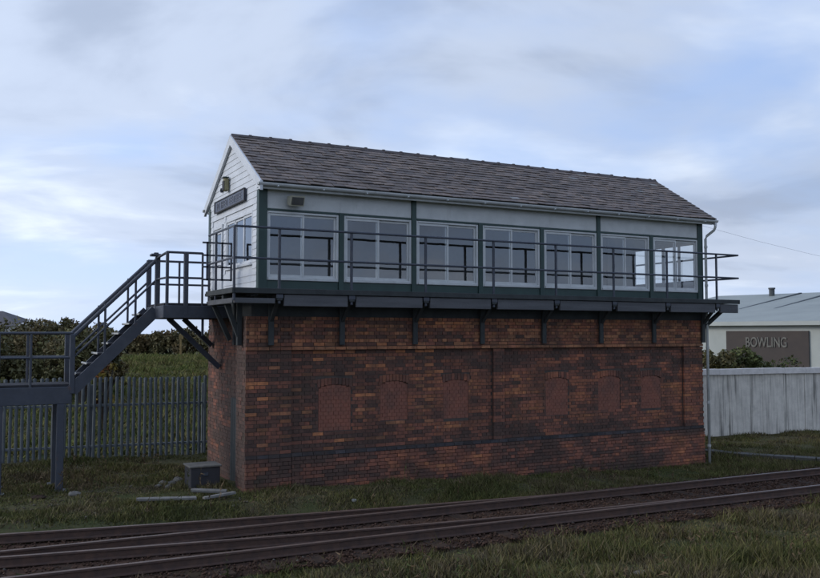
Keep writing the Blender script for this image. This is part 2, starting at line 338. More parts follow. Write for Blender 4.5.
# track as a piece of the setting with its rails and sleepers
mbs = MB(); mbs.bbox(-.125, .125, -1.27, 1.27, -.065, .065, .01)
sl_me = mbs.mesh('sleeper', M['sleeper'])
trk = thing('railway_track', 'rusty railway track running along in front of the signal box', 'track', (0, -3.2, -.25))
del trk['category']; trk['kind'] = 'structure'
for i in range(66):
    x = -13+i*.66+random.uniform(-.03, .03)
    o = link('sleeper', sl_me, trk, (x, railA(x)-.75+3.2, -.08+random.uniform(-.012, .012))); o.rotation_euler = (0, 0, R(random.uniform(-1.2, 1.2)))
def rail_obj(f, x0, x1, step=1.0, zt=-.1):
    prof = [(-.06, -.145), (.06, -.145), (.06, -.132), (.012, -.115), (.012, -.04), (.034, -.03), (.034, -.004), (.028, 0), (-.028, 0), (-.034, -.004), (-.034, -.03), (-.012, -.04), (-.012, -.115), (-.06, -.132)]
    X = np.arange(x0, x1+.01, step); mb = MB(); n = len(prof); vs = []; fs = []
    for x in X:
        y = float(f(x))
        for a, b in prof: vs.append((x, y+a, zt+b))
    mb.add(vs, [(i*n+k, i*n+(k+1) % n, (i+1)*n+(k+1) % n, (i+1)*n+k) for i in range(len(X)-1) for k in range(n)])
    mb.mi = [1 if k in (6, 7, 8) else 0 for i in range(len(X)-1) for k in range(n)]
    return part('rail', mb, [M['rail'], M['rail_top']], trk)
rail_obj(railA, -26, 60); rail_obj(lambda x: railA(x)-1.5, -26, 60)
rail_obj(lambda x: sideC(x), -26, 7.6, .6); rail_obj(lambda x: np.interp(x, [-30, -12, -4.5, 0, 4, 7.6], [3, -1.35, -2.78, -3.48, -3.95, -4.15]), -26, 7.4, .6)

# ------------------------------------------------------------------ SIGNAL BOX
LEN, DEP = 11.9, 3.71
ZD, ZW0, ZW1, ZE = 3.86, 4.07, 5.40, 5.93               # deck, window bottom / top, eaves
BX0, BX1, ZB = -.22, 11.87, 3.33                         # brick base extent and top
box = thing('signal_box', 'railway signal box with brick base, long glazed cabin and slate roof', 'signal box', (5.9, 1.85, -.2))
# --- brick base: mortar core, then bricks
core = MB()
PAN = .07                                                # recess of the panels
core.box(.012, BX1-.012, PAN+.075, 3.68, -.6, ZB)
HOLES = [(1.31, 2.02, 1.03, 1.96), (2.69, 3.33, 1.18, 2.0), (4.2, 4.84, 1.15, 1.99), (6.93, 7.57, 1.10, 1.97), (8.48, 9.16, 1.16, 1.97), (9.83, 10.48, 1.14, 1.95)]
xc = .5
for a, b, c, d in HOLES:
    core.box(xc, a, PAN+.012, PAN+.09, -.6, ZB-.005); core.box(a, b, PAN+.012, PAN+.09, -.6, c); core.box(a, b, PAN+.012, PAN+.09, d+.005, ZB-.005); xc = b
core.box(xc, BX1-.02, PAN+.012, PAN+.09, -.6, ZB-.005)        # main body behind the panels
core.box(BX0+.012, .72-.012, .012, .62, -.6, ZB)         # left pier
core.box(5.45+.012, 5.75-.012, .012, .3, -.6, 2.66)
core.box(11.2+.012, BX1-.014, .012, .4, -.6, 2.66)
core.box(.5, BX1-.016, .012, .3, 2.67, ZB-.002)          # oversailing top band
core.box(.6, BX1-.018, .014, .3, -.6, .60)               # plinth
core.box(BX0+.014, .3, 3.0, 3.70, -.6, ZB-.003) if False else None
base = part('brick_base', core, M['mortar'], box)
bricks = []                                              # (x, y, z, sx, sz, axis, colour, depth)
def bcol(kind, x, z, end=False):
    u = random.random(); g = random.uniform(.6, 1.25)
    if kind == 'orange': c = random.choice([(.40, .17, .085), (.34, .135, .075), (.44, .20, .10)])
    elif kind == 'blue': c = random.choice([(.06, .06, .07), (.045, .045, .05)])
    else:
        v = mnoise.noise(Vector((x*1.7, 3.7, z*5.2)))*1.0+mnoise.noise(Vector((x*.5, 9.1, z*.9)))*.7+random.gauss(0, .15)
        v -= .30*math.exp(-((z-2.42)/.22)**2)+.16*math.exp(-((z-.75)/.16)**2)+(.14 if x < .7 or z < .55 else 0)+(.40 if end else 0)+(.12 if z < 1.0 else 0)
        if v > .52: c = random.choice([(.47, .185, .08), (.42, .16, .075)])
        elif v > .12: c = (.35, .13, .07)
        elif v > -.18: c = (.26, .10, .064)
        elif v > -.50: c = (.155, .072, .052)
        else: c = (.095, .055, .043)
        g = random.uniform(.82, 1.15)
    return tuple(k*g*.98 for k in c)
def lay(u0, u1, z0, z1, plane, axis, holes=(), kind='mix', depth=.05):
    bh = .075; nrow = max(1, round((z1-z0)/bh)); rh = (z1-z0)/nrow
    for r in range(nrow):
        za, zb_ = z0+r*rh+.005, z0+(r+1)*rh-.005
        L_ = .232 if r % 2 == 0 else .116
        u = u0-(0 if r % 2 == 0 else .058)
        while u < u1-.02:
            a, b = max(u, u0)+.005, min(u+L_, u1)-.005; u += L_
            segs = [(a, b)]
            for h in holes:
                if za < h[3]-.005 and zb_ > h[2]+.005:
                    ns_ = []
                    for s, e in segs:
                        if e <= h[0] or s >= h[1]: ns_.append((s, e))
                        else:
                            if s < h[0]-.02: ns_.append((s, h[0]-.004))
                            if e > h[1]+.02: ns_.append((h[1]+.004, e))
                    segs = ns_
            for s, e in segs:
                if e-s < .03: continue
                k = kind
                if kind == 'mix' and axis == 'f' and (z0 > 2.6 and mnoise.noise(Vector((s*2.6, 1, za*6)))+random.gauss(0, .2) > -.05): k = 'orange'
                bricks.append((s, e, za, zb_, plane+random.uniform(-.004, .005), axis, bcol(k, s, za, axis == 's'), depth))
BL = HOLES
RISE = .07
ARCH = [(a-.03, b+.03, d, d+.14) for a, b, c, d in BL]
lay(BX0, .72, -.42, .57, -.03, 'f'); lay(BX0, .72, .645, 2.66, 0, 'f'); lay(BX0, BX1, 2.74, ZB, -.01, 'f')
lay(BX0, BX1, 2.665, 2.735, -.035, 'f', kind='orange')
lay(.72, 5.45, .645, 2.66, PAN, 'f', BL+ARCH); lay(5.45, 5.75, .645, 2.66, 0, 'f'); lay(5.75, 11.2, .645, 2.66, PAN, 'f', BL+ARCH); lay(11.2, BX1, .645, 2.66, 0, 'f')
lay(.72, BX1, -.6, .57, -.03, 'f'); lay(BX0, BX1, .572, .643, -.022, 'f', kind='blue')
for a, b, c, d in ARCH:                                   # soldier course over each blocked window
    n = round((b-a)/.078)
    for i in range(n):
        s = a+(b-a)*i/n; bricks.append((s+.005, s+(b-a)/n-.005, c+.006-RISE*(2*(i+.5)/n-1)**2, d-.004-.4*RISE*(2*(i+.5)/n-1)**2, PAN-.006+random.uniform(-.004, .004), 'f', bcol('mix', s, c), .05))
DOOR = [(.98, 1.72, -.3, 1.66)]                           # end-wall doorway (u = Y)
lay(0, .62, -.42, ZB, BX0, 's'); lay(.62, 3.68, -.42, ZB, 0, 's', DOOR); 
bricks_sorted = sorted(bricks, key=lambda b: ((b[0] if b[5] == 'f' else b[4])-CAM[0])**2+((b[4] if b[5] == 'f' else b[0])-CAM[1])**2+(abs(b[2]-2.2)*.8)**2-(0 if b[1]-b[0] > .2 and b[2] > .6 and b[0] < 5 and b[5] == 'f' else -400))
near_b = [b for b in bricks_sorted[:300]]; far_b = bricks_sorted[300:]
def brick_verts(mb, b):
    s, e, z0, z1, p, ax, c, d = b; mb.col = c
    if ax == 'f': mb.box(s, e, p, p+d, z0, z1)
    else: mb.box(p, p+d, s, e, z0, z1)
mb = MB()
for b in far_b: brick_verts(mb, b)
part('brickwork', mb, M['brick'], base, kind='stuff', col=True)
pool = {}
for b in near_b:
    s, e, z0, z1, p, ax, c, d = b
    key = (ax, round((e-s)/.01), round((z1-z0)/.002), random.randrange(14))
    if key not in pool:
        q = MB(); q.col = c; hw, hh = (e-s)/2, (z1-z0)/2
        q.box(-hw, hw, 0, d, -hh, hh) if ax == 'f' else q.box(0, d, -hw, hw, -hh, hh)
        pool[key] = q.mesh('brick', M['brick'], col=True)
    ctr = ((s+e)/2, p, (z0+z1)/2) if ax == 'f' else (p, (s+e)/2, (z0+z1)/2)
    link('brick', pool[key], base, Vector(ctr)-ORG[base.name])
for a, b, c, d in BL:                                     # blocked windows: newer smooth red brick
    mb = MB(); nr = round((d-c)/.075); rh = (d-c)/nr
    for r in range(nr):
        u = a-(.055 if r % 2 else 0)
        while u < b-.02:
            s, e = max(u, a)+.003, min(u+.11, b)-.003; u += .11
            arc = d-RISE*(((s+e)/2-(a+b)/2)/((b-a)/2))**2-.004
            if e-s > .02 and c+r*rh+.02 < arc: mb.box(s, e, PAN+.011+random.uniform(-.003, .003), PAN+.072, c+r*rh+.003, min(c+(r+1)*rh-.003, arc))
    mb.prism([(a, c), (b, c)]+[(b-(b-a)*k/8, d-RISE*(1-2*k/8)**2-.006) for k in range(9)], PAN+.024, PAN+.07, 'xz')
    part('blocked_window', mb, M['new_brick'], box)
dm = MB(); dm.box(-.004, .008, .99, 1.71, -.25, 1.65)
d_ = part('door', dm, M['blackbox'], box, label='dark plank door in the brick end wall')
for i in range(5): q = MB(); q.box(-.022, -.006, 1.0+i*.142, 1.13+i*.142, -.25, 1.64); part('plank', q, M['dark_wood'], d_)
# --- timber cabin
def fr(mb, *a): mb.bbox(*a); return mb
beam = MB(); beam.box(-.05, LEN+.05, .03, .25, ZB, ZD-.13); beam.box(-.05, .2, .25, DEP, ZB, ZD-.13); beam.box(LEN-.2, LEN+.05, .25, DEP, ZB, ZD-.13)
part('sill_beam', beam, M['dark_wood'], box)
mb = MB(); mb.box(.02, LEN-.02, .02, DEP-.02, ZD-.12, ZD-.01); part('floor', mb, M['inside'], box)
bay = (LEN-.16)/7; PX = [.08+i*bay for i in range(8)]
for i, x in enumerate(PX):
    wd = .10 if i in (0, 7) else .055
    top = ZE-.06 if i in (0, 2, 5, 7) else ZW1+.05
    mb = MB(); mb.bbox(x-wd+(.02 if i == 0 else 0), x+wd-(.02 if i == 7 else 0), -.035, .10, ZD-.1, top, .008); part('post', mb, M['green_paint'], box)
mb = MB(); mb.bbox(-.02, .09, DEP-.12, DEP+.02, ZD-.1, ZE-.05); part('post', mb, M['green_paint'], box)
mb = MB(); mb.bbox(LEN-.09, LEN+.02, DEP-.12, DEP+.02, ZD-.1, ZE-.05); part('post', mb, M['green_paint'], box)
for i in range(7):
    a, b = PX[i]+.057, PX[i+1]-.057
    if i == 0: a = PX[0]+.082
    if i == 6: b = PX[7]-.082
    mb = MB(); mb.bbox(a, b, .0, .06, ZD-.1, ZW0-.03); part('lower_panel', mb, M['green_paint'], box)
    mb = MB(); mb.bbox(a, b, -.02, .09, ZW1+.012, ZW1+.052, .005); part('head_rail', mb, M['green_paint'], box)
    fm = MB(); t = .045
    fm.bbox(a, a+t, -.012, .07, ZW0-.03, ZW1+.01); fm.bbox(b-t, b, -.012, .07, ZW0-.03, ZW1+.01); fm.bbox(a+t, b-t, -.012, .07, ZW1-.035, ZW1+.01); fm.bbox(a+t, b-t, -.03, .07, ZW0-.03, ZW0+.03)
    wn = part('window', fm, M['grey_white'], box)
    mid = (a+b)/2
    for k, (s, e, y) in enumerate(((a+t+.002, mid+.03, .005), (mid-.03, b-t-.002, .036))):
        q = MB(); q.bbox(s, s+.042, y, y+.03, ZW0+.032, ZW1-.037, .004); q.bbox(e-.042, e, y, y+.03, ZW0+.032, ZW1-.037, .004)
        q.bbox(s+.042, e-.042, y+.001, y+.029, ZW1-.085, ZW1-.037, .004); q.bbox(s+.042, e-.042, y+.001, y+.029, ZW0+.032, ZW0+.085, .004)
        part('sash', q, M['grey_white'], wn)
        q = MB(); q.add([(s+.04, y+.015, ZW0+.08), (e-.04, y+.015+random.uniform(-.003, .003), ZW0+.08), (e-.04, y+.015+random.uniform(-.003, .003), ZW1-.08), (s+.04, y+.015, ZW1-.08)], [(0, 1, 2, 3)]); part('pane', q, M['glass'], wn)
for a, b in ((PX[0]+.082, PX[2]-.057), (PX[2]+.057, PX[5]-.057), (PX[5]+.057, PX[7]-.082)):
    mb = MB(); mb.bbox(a, b, -.005, .05, ZW1+.054, ZE-.07); part('frieze_board', mb, M['grey_white'], box)
# inner linings / back wall / ceiling
mb = MB(); mb.box(.0, LEN, DEP-.06, DEP, ZD-.1, ZE+.02); part('back_wall', mb, M['inside'], box)
mb = MB(); mb.box(.05, LEN-.05, .07, DEP-.07, ZE-.06, ZE-.03); part('ceiling', mb, M['inside'], box)
# gable profile
YR, ZR = DEP/2, 7.24
def roof_z(y): return ZR-.06-(abs(y-YR))*(ZR-ZE)/(YR+.26)
# --- left gable: boards round openings
GW = [(.42, 2.28, 4.42, 5.40)]; GD = [(2.55, 3.35, ZD, 5.38)]
def gable_wall(xa, xb, opens):
    mb = MB(); ys_ = [0.1, DEP-.06]
    cuts = sorted(opens); y = .1
    for (a, b, c, d) in cuts:
        mb.box(xa, xb, y, a, ZD-.1, ZE-.05); mb.box(xa, xb, a, b, ZD-.1, c) if c > ZD else None; mb.box(xa, xb, a, b, d, ZE-.05); y = b
    mb.box(xa, xb, y, DEP-.06, ZD-.1, ZE-.05)
    mb.prism([(-.0, ZE-.045), (DEP, ZE-.045), (YR, roof_z(YR)-.05)], xa, xb); return mb
gw = part('gable_wall', gable_wall(.02, .06, GW+GD), M['white_paint'], box)
z = ZD-.08; HB = .128
while z < ZR-.15:
    zt = z+HB; zm = z
    lo = 0.1 if zt < ZE else YR-(roof_z(YR)-zt)/((ZR-ZE)/(YR+.26))-.06
    hi = DEP-.12 if zt < ZE else 2*YR-lo
    if hi-lo < .15: break
    segs = [(lo, hi)]
    for (a, b, c, d) in GW+GD:
        a, b, c, d = a-.07, b+.07, c-.06, d+.08
        if zm < d-.01 and zt > c+.01:
            segs = [q for s, e in segs for q in (((s, min(e, a)) if s < a else None), ((max(s, b), e) if e > b else None)) if q]
    for s, e in segs:
        if e-s > .04:
            q = MB(); q.add([(.018, s, zm-.012), (.018, e, zm-.012), (-.002, e, zm-.012), (-.002, s, zm-.012), (.018, s, zt), (.018, e, zt), (.008, e, zt), (.008, s, zt)],
                            [(0, 1, 2, 3), (4, 7, 6, 5), (3, 2, 6, 7), (0, 4, 5, 1), (0, 3, 7, 4), (1, 5, 6, 2)])
            part('board', q, M['white_paint'], gw)
    z = zt
def end_window(x, y0, y1, z0, z1, nl, sgn, name='end_window'):
    f = MB(); t = .055
    f.bbox(x-.03*1, x+.05, y0-.06, y0, z0-.06, z1+.07); f.bbox(x-.03, x+.05, y1, y1+.06, z0-.06, z1+.07); f.bbox(x-.028, x+.05, y0, y1, z1, z1+.07); f.bbox(x-.05, x+.05, y0, y1, z0-.06, z0)
    wn = part(name, f, M['white_paint'], box)
    wd = (y1-y0)/nl
    for i in range(nl):
        a, b = y0+i*wd+.003, y0+(i+1)*wd-.003; xo = x+.012*(i % 2)
        q = MB(); q.bbox(xo-.012, xo+.02, a, a+.045, z0+.002, z1-.002, .004); q.bbox(xo-.012, xo+.02, b-.045, b, z0+.002, z1-.002, .004); q.bbox(xo-.011, xo+.019, a+.045, b-.045, z1-.05, z1-.002, .004); q.bbox(xo-.011, xo+.019, a+.045, b-.045, z0+.002, z0+.05, .004)
        part('sash', q, M['white_paint'], wn)
        q = MB(); q.add([(xo+.004, a+.04, z0+.04), (xo+.004, b-.04, z0+.04), (xo+.004, b-.04, z1-.04), (xo+.004, a+.04, z1-.04)], [(0, 1, 2, 3)]); part('pane', q, M['glass'], wn)
end_window(.03, .42, 2.28, 4.42, 5.40, 3, -1)
# cabin door in the gable
q = MB(); q.bbox(0, .04, 2.60, 3.30, ZD, 4.62); q.bbox(0, .04, 2.60, 2.70, 4.62, 5.33); q.bbox(0, .04, 3.20, 3.30, 4.62, 5.33); q.bbox(.001, .039, 2.70, 3.20, 5.22, 5.33)
q.bbox(-.02, .05, 2.545, 2.597, ZD-.08, 5.42); q.bbox(-.02, .05, 3.303, 3.355, ZD-.08, 5.42); q.bbox(-.018, .05, 2.597, 3.303, 5.335, 5.42)
dr = part('cabin_door', q, M['white_paint'], box)
q = MB(); q.add([(.02, 2.70, 4.62), (.02, 3.20, 4.62), (.02, 3.20, 5.22), (.02, 2.70, 5.22)], [(0, 1, 2, 3)]); part('pane', q, M['glass'], dr)
q = MB(); q.tube([(-.05, 2.66, 4.5), (-.05, 2.78, 4.5)], .012); q.tube([(.0, 2.66, 4.5), (-.05, 2.66, 4.5)], .01); part('handle', q, M['steel'], dr)
# right gable
RW = [(.2, 2.5, 4.30, 5.36)]
part('gable_wall', gable_wall(LEN-.06, LEN-.02, RW), M['white_paint'], box)
end_window(LEN-.04, .2, 2.5, 4.30, 5.36, 4, 1)
# --- roof
SL = math.atan2(ZR-ZE, YR+.26); RX0, RX1 = -.03, LEN+.2
mb = MB(); th = .05
for sg in (-1, 1):
    ey = YR+sg*(YR+.26); prof = [(ey, ZE-.02), (ey, ZE+.02), (YR, ZR), (YR, ZR-.06)]
    mb.prism(prof, RX0+.03, RX1-.03)
roof = part('roof', mb, M['dark_wood'], box)
EXPO = .162; SW = .25; slen = math.hypot(ZR-ZE, YR+.26); nc = int(slen/EXPO)+1
slates = []
for sg in (-1, 1):
    for c in range(nc):
        u0 = c*EXPO-.05; x = RX0-(SW/2 if c % 2 else 0)
        while x < RX1-.02:
            a, b = max(x, RX0)+.005, min(x+SW, RX1)-.005; x += SW
            if b-a > .04: slates.append((sg, c, a, b, u0))
def slate_col():
    u = random.random(); g = random.uniform(.78, 1.18)
    c = (.165, .128, .106) if u < .5 else (.135, .108, .094) if u < .8 else (.185, .14, .112) if u < .985 else (.26, .25, .235)
    return tuple(k*g for k in c)
def slate_pts(sg, a, b, u0, jit):
    ln = min(EXPO*1.55, slen-u0+.0); u1 = u0+ln
    def pt(x, u, h):
        y = YR+sg*(YR+.26)-sg*u*math.cos(SL); zz = ZE+.02+u*math.sin(SL)
        return (x, y+sg*h*math.sin(SL), zz+h*math.cos(SL))
    h0, h1 = .026+jit[0], .006+jit[1]; s = jit[2]
    return [pt(a, u0+s, h0), pt(b, u0-s, h0), pt(b, u1, h1), pt(a, u1, h1), pt(a, u0+s, h0-.012), pt(b, u0-s, h0-.012), pt(b, u1, h1-.004), pt(a, u1, h1-.004)]
SF = [(0, 1, 2, 3), (0, 4, 5, 1), (1, 5, 6, 2), (3, 2, 6, 7), (0, 3, 7, 4)]
nearS = sorted([s for s in slates if s[0] == -1 and s[3]-s[2] > SW*.9], key=lambda s: s[2])[:300]
ns_set = set(nearS); mb = MB()
for s in slates:
    if s in ns_set: continue
    mb.col = slate_col(); mb.add(slate_pts(s[0], s[2], s[3], s[4], (random.uniform(-.004, .012), 0, random.uniform(-.014, .014))), SF)
part('slating', mb, M['slate'], roof, kind='stuff', col=True)
pool = {}
for s in nearS:
    key = random.randrange(40); last = s[1] == nc-1
    key = (key, last)
    ctr = Vector(((s[2]+s[3])/2, YR+s[0]*(YR+.26)-s[0]*s[4]*math.cos(SL), ZE+.02+s[4]*math.sin(SL)))
    if key not in pool:
        q = MB(); q.col = slate_col(); P_ = slate_pts(s[0], s[2], s[3], s[4], (random.uniform(-.004, .012), 0, random.uniform(-.014, .014)))
        q.add([Vector(p)-ctr for p in P_], SF); pool[key] = q.mesh('slate', M['slate'], col=True)
    link('slate', pool[key], roof, ctr-ORG[roof.name])
x = RX0
while x < RX1-.1:                                        # ridge tiles, each with a raised roll at its joint
    e = min(x+.46, RX1); q = MB(); h = random.uniform(-.006, .008)
    prof = [(YR-.14, ZR-.055+h), (YR-.05, ZR+.025+h), (YR-.025, ZR+.055+h), (YR+.025, ZR+.055+h), (YR+.05, ZR+.025+h), (YR+.14, ZR-.055+h), (YR+.12, ZR-.075+h), (YR, ZR+.0+h), (YR-.12, ZR-.075+h)]
    q.prism(prof, x+.003, e-.003); q.prism([(YR-.05, ZR+.03+h), (YR-.03, ZR+.07+h), (YR+.03, ZR+.07+h), (YR+.05, ZR+.03+h)], e-.07, e-.01)
    part('ridge_tile', q, M['ridge_tile'], roof); x = e
for x0, x1 in ((RX0-.03, RX0+.025), (RX1-.025, RX1+.03)):
    for sg in (-1, 1):
        ey = YR+sg*(YR+.30); ez = ZE-.015
        prof = [(ey, ez-.16), (ey, ez+.03), (YR, ZR+.02), (YR, ZR-.19)]
        q = MB(); q.prism(prof, x0, x1); part('bargeboard', q, M['white_paint'], box)
# soffit fascia + gutters
for sg in (-1, 1):
    yb = YR+sg*(YR+.20); q = MB(); q.bbox(RX0+.03, RX1-.03, yb-.014, yb+.014, ZE-.13, ZE-.012); part('fascia', q, M['grey_white'], box)
    q = MB(); q.box(RX0+.03, RX1-.03, min(yb-sg*.016, YR+sg*(YR+.03)), max(yb-sg*.016, YR+sg*(YR+.03)), ZE-.075, ZE-.06); part('soffit', q, M['grey_white'], box)
    gy = YR+sg*(YR+.27); q = MB(); ro, ri = .062, .052; zc_ = ZE-.022
    pr_ = [(gy+ro*math.cos(t), zc_+ro*math.sin(t)) for t in np.linspace(math.pi, 2*math.pi, 9)]+[(gy+ri*math.cos(t), zc_+ri*math.sin(t)) for t in np.linspace(2*math.pi, math.pi, 9)]
    q.prism(pr_, RX0-.06, RX1+.06)
    for xe in (RX0-.06, RX1+.055): q.prism([(gy+ro*math.cos(t), zc_+ro*math.sin(t)) for t in np.linspace(math.pi, 2*math.pi, 9)], xe, xe+.005)
    gt = part('gutter', q, M['pvc'] if sg > 0 else M['grey_white'], box)
    for k in range(13):
        xg = .3+k*.95; q = MB(); q.bbox(xg-.015, xg+.015, gy-ro-.006, gy+ro+.004, zc_-ro-.008, zc_-ro+.02); part('bracket', q, M['grey_white'], gt)
gy = -.27
q = MB(); q.tube([(LEN+.2, gy, ZE-.06), (LEN+.2, gy, ZE-.2), (LEN+.19, gy+.03, ZE-.27), (LEN+.06, -.11, ZE-.42), (LEN+.045, -.08, ZE-.5), (LEN+.045, -.08, 3.3), (LEN+.045, -.09, -.36)], .034, 10)
dp = part('downpipe', q, M['pvc'], box, smooth=True)
for zz in (5.2, 4.2, 2.6, 1.2, .1): q = MB(); q.tube([(LEN+.045, -.085, zz), (LEN+.045, -.085, zz+.06)], .043, 10); part('clip', q, M['pvc'], dp)
# --- walkway round the cabin
WY, WX0, WX1 = -.55, -.62, LEN+.68
ZR1, ZR2 = 5.0, 4.41
q = MB(); q.box(WX0, WX1, WY, -.06, ZD-.10, ZD-.04); q.box(WX0, -.06, -.06, 1.6, ZD-.10, ZD-.04); q.box(LEN+.06, WX1, -.06, DEP+.1, ZD-.10, ZD-.04)
walk = part('walkway', q, M['dark_wood'], box)
q = MB(); q.bbox(WX0, WX1, WY-.05, WY-.002, ZD-.115, ZD-.01); part('edge_board', q, M['dark_wood'], walk)
q = MB(); q.bbox(WX0-.05, WX0-.002, WY-.05, 1.35, ZD-.115, ZD-.01); part('edge_board', q, M['dark_wood'], walk)
pxs = [.26]+[PX[i] for i in range(1, 7)]+[PX[7]]
for i in range(8):
    a = (pxs[i]+.09); b = (pxs[i+1]-.09) if i < 7 else WX1-.04
    q = MB(); q.bbox(a, b, WY-.02, WY+.05, ZD-.345, ZD-.125); part('edge_beam', q, M['deck_grey'], walk)
q = MB(); q.bbox(WX0+.0, pxs[0]-.09, WY-.02, WY+.05, ZD-.30, ZD-.20); part('edge_beam', q, M['deck_grey'], walk)
q = MB(); q.bbox(WX0-.02, WX0+.05, WY+.06, 1.3, ZD-.30, ZD-.20); part('edge_beam', q, M['deck_grey'], walk)
for i, x in enumerate(pxs):
    q = MB(); q.bbox(x-.055, x+.055, WY-.03, .1, ZD-.24, ZD-.12); q.bbox(x-.055, x+.055, -.10, -.04, 2.76, ZD-.24); q.bar((x, -.09, 3.25), (x, WY+.1, ZD-.24), .06, .07, (1, 0, 0))
    part('bracket', q, M['dark_wood'], walk)
    q = MB(); q.bbox(x-.025, x+.025, WY-.005, WY+.035, ZD-.3, ZR1+.0, .006); q.bbox(x-.07, x+.07, WY-.035, WY-.01, ZD-.2, ZD-.12); part('rail_post', q, M['steel'], walk)
for y in (.25, 1.2, 2.4, 3.4):
    if y < 1.5: q = MB(); q.bbox(WX0, .05, y-.055, y+.055, ZD-.24, ZD-.12); q.bbox(-.13, -.012, y-.05, y+.05, 2.76, ZD-.24) if y > .7 else q.bbox(-.33, -.235, y-.05, y+.05, 2.76, ZD-.24); q.bar((-.2 if y > .7 else -.26, y, 2.86), (WX0+.06, y, ZD-.24), .085, .085, (0, 1, 0)); part('bracket', q, M['dark_wood'], walk)
    q = MB(); q.bbox(LEN-.05, WX1, y-.055, y+.055, ZD-.24, ZD-.12); q.bar((LEN+.03, y, 3.1), (LEN+.4, y, ZD-.24), .085, .085, (0, 1, 0)); part('bracket', q, M['dark_wood'], walk)
q = MB(); q.bar((BX1+.02, -.02, 3.15), (LEN+.38, -.3, ZD-.26), .08, .09, (0, 1, 0)); part('bracket', q, M['dark_wood'], walk)
for zz in (ZR1, ZR2):
    q = MB(); q.tube([(WX0, 1.3, zz), (WX0, WY, zz), (WX1, WY, zz), (WX1, DEP+.1, zz)], .024, 8); part('handrail', q, M['steel'], walk)
for (x, y) in ((WX0, WY), (WX0, .75), (WX1, 1.6), (WX1, DEP)):
    q = MB(); q.bbox(x-.022, x+.022, y-.022, y+.022, ZD-.25, ZR1+.005, .006); part('rail_post', q, M['steel'], walk)
# small gate across the gable walkway
g = MB(); y = 1.36
for zz in (4.86, 4.60, 4.36, 4.1): g.bar((WX0-.12, y, zz), (-.14, y, zz), .035)
for xx in (WX0-.02, -.33, -.14): g.bar((xx, y, 4.08), (xx, y, 4.88), .035)
part('gate', g, M['steel'], walk)

# ------------------------------------------------------------------ things on the signal box
nb = thing('name_board', 'long navy name board with faded grey lettering on the white gable', 'sign', (-.06, 1.92, 5.83))
q = MB(); q.bbox(-.05, -.018, .76, 3.08, 5.70, 5.96, .006); part('board', q, M['navy'], nb)
q = MB()
for a in ((.75, 3.09, 5.695, 5.72), (.75, 3.09, 5.94, 5.965)): q.bbox(-.062, -.052, *a, .004)
for a in ((.75, .79, 5.722, 5.938), (3.05, 3.09, 5.722, 5.938)): q.bbox(-.062, -.052, *a, .004)
part('frame', q, M['blackbox'], nb)
yy = 2.92; rr_ = random.Random(3)                         # worn lettering that cannot be read in the photograph
for k in range(12):
    if k == 6: yy -= .12
    q = MB(); wd, h0, h1 = rr_.choice((.09, .11, .12)), 5.755, 5.905; s = .024
    bars = rr_.sample(['l', 'r', 't', 'm', 'b'], rr_.choice((3, 3, 4)))
    if not set(bars) & {'l', 'r'}: bars.append('l')
    X0, X1 = -.056, -.0515
    if 'l' in bars: q.box(X0, X1, yy-s, yy, h0, h1)
    if 'r' in bars: q.box(X0, X1, yy-wd, yy-wd+s, h0, h1)
    if 't' in bars: q.box(X0+.001, X1, yy-wd+s, yy-s, h1-s, h1)
    if 'm' in bars: q.box(X0+.001, X1, yy-wd+s, yy-s, (h0+h1)/2-s/2, (h0+h1)/2+s/2)
    if 'b' in bars: q.box(X0+.001, X1, yy-wd+s, yy-s, h0, h0+s)
    part('letter', q, M['letter'], nb); yy -= wd+.045
bl = thing('bell_housing', 'small dull yellow bell housing fixed high on the white boarded gable', 'bell', (-.02, 2.1, 6.08))
q = MB(); q.bbox(-.12, -.016, 2.02, 2.18, 6.08, 6.36, .02); part('case', q, M['ochre_grey'], bl)
q = MB(); q.bbox(-.132, -.122, 2.03, 2.17, 6.1, 6.3, .004); part('vent', q, M['blackbox'], bl); q = MB(); q.bbox(-.145, -.016, 2.005, 2.195, 6.364, 6.385, .006); part('hood', q, M['green_paint'], bl)
vt = thing('wall_vent', 'tiny dark round vent beside the dull yellow bell housing', 'vent', (-.02, 2.58, 6.17))
q = MB(); q.tube([(-.012, 2.58, 6.17), (-.05, 2.58, 6.17)], .05, 12); part('cowl', q, M['navy'], vt); q = MB(); q.tube([(-.051, 2.58, 6.17), (-.058, 2.58, 6.17)], .03, 10); part('mesh', q, M['blackbox'], vt)
fl = thing('floodlight', 'cream floodlight tilted downwards on the white board above the first window', 'floodlight', (.72, -.02, 5.62))
q = MB(); q.bbox(.64, .80, -.03, -.006, 5.56, 5.68, .006); q.bar((.72, -.03, 5.64), (.72, -.12, 5.66), .05, .04); part('bracket', q, M['cream'], fl)
q = MB(); q.add([(.56, -.10, 5.70), (.88, -.10, 5.70), (.88, -.10, 5.54), (.56, -.10, 5.54), (.58, -.30, 5.69), (.86, -.30, 5.69), (.86, -.22, 5.50), (.58, -.22, 5.50)], [(0, 1, 2, 3), (4, 7, 6, 5), (0, 4, 5, 1), (3, 2, 6, 7), (0, 3, 7, 4), (1, 5, 6, 2)]); part('housing', q, M['cream'], fl)
q = MB(); q.add([(.60, -.294, 5.665), (.84, -.294, 5.665), (.84, -.236, 5.525), (.60, -.236, 5.525), (.60, -.300, 5.662), (.84, -.300, 5.662), (.84, -.242, 5.522), (.60, -.242, 5.522)], [(0, 1, 2, 3), (4, 7, 6, 5), (0, 4, 5, 1), (3, 2, 6, 7), (0, 3, 7, 4), (1, 5, 6, 2)]); part('lamp_glass', q, M['lamp_glass'], fl)

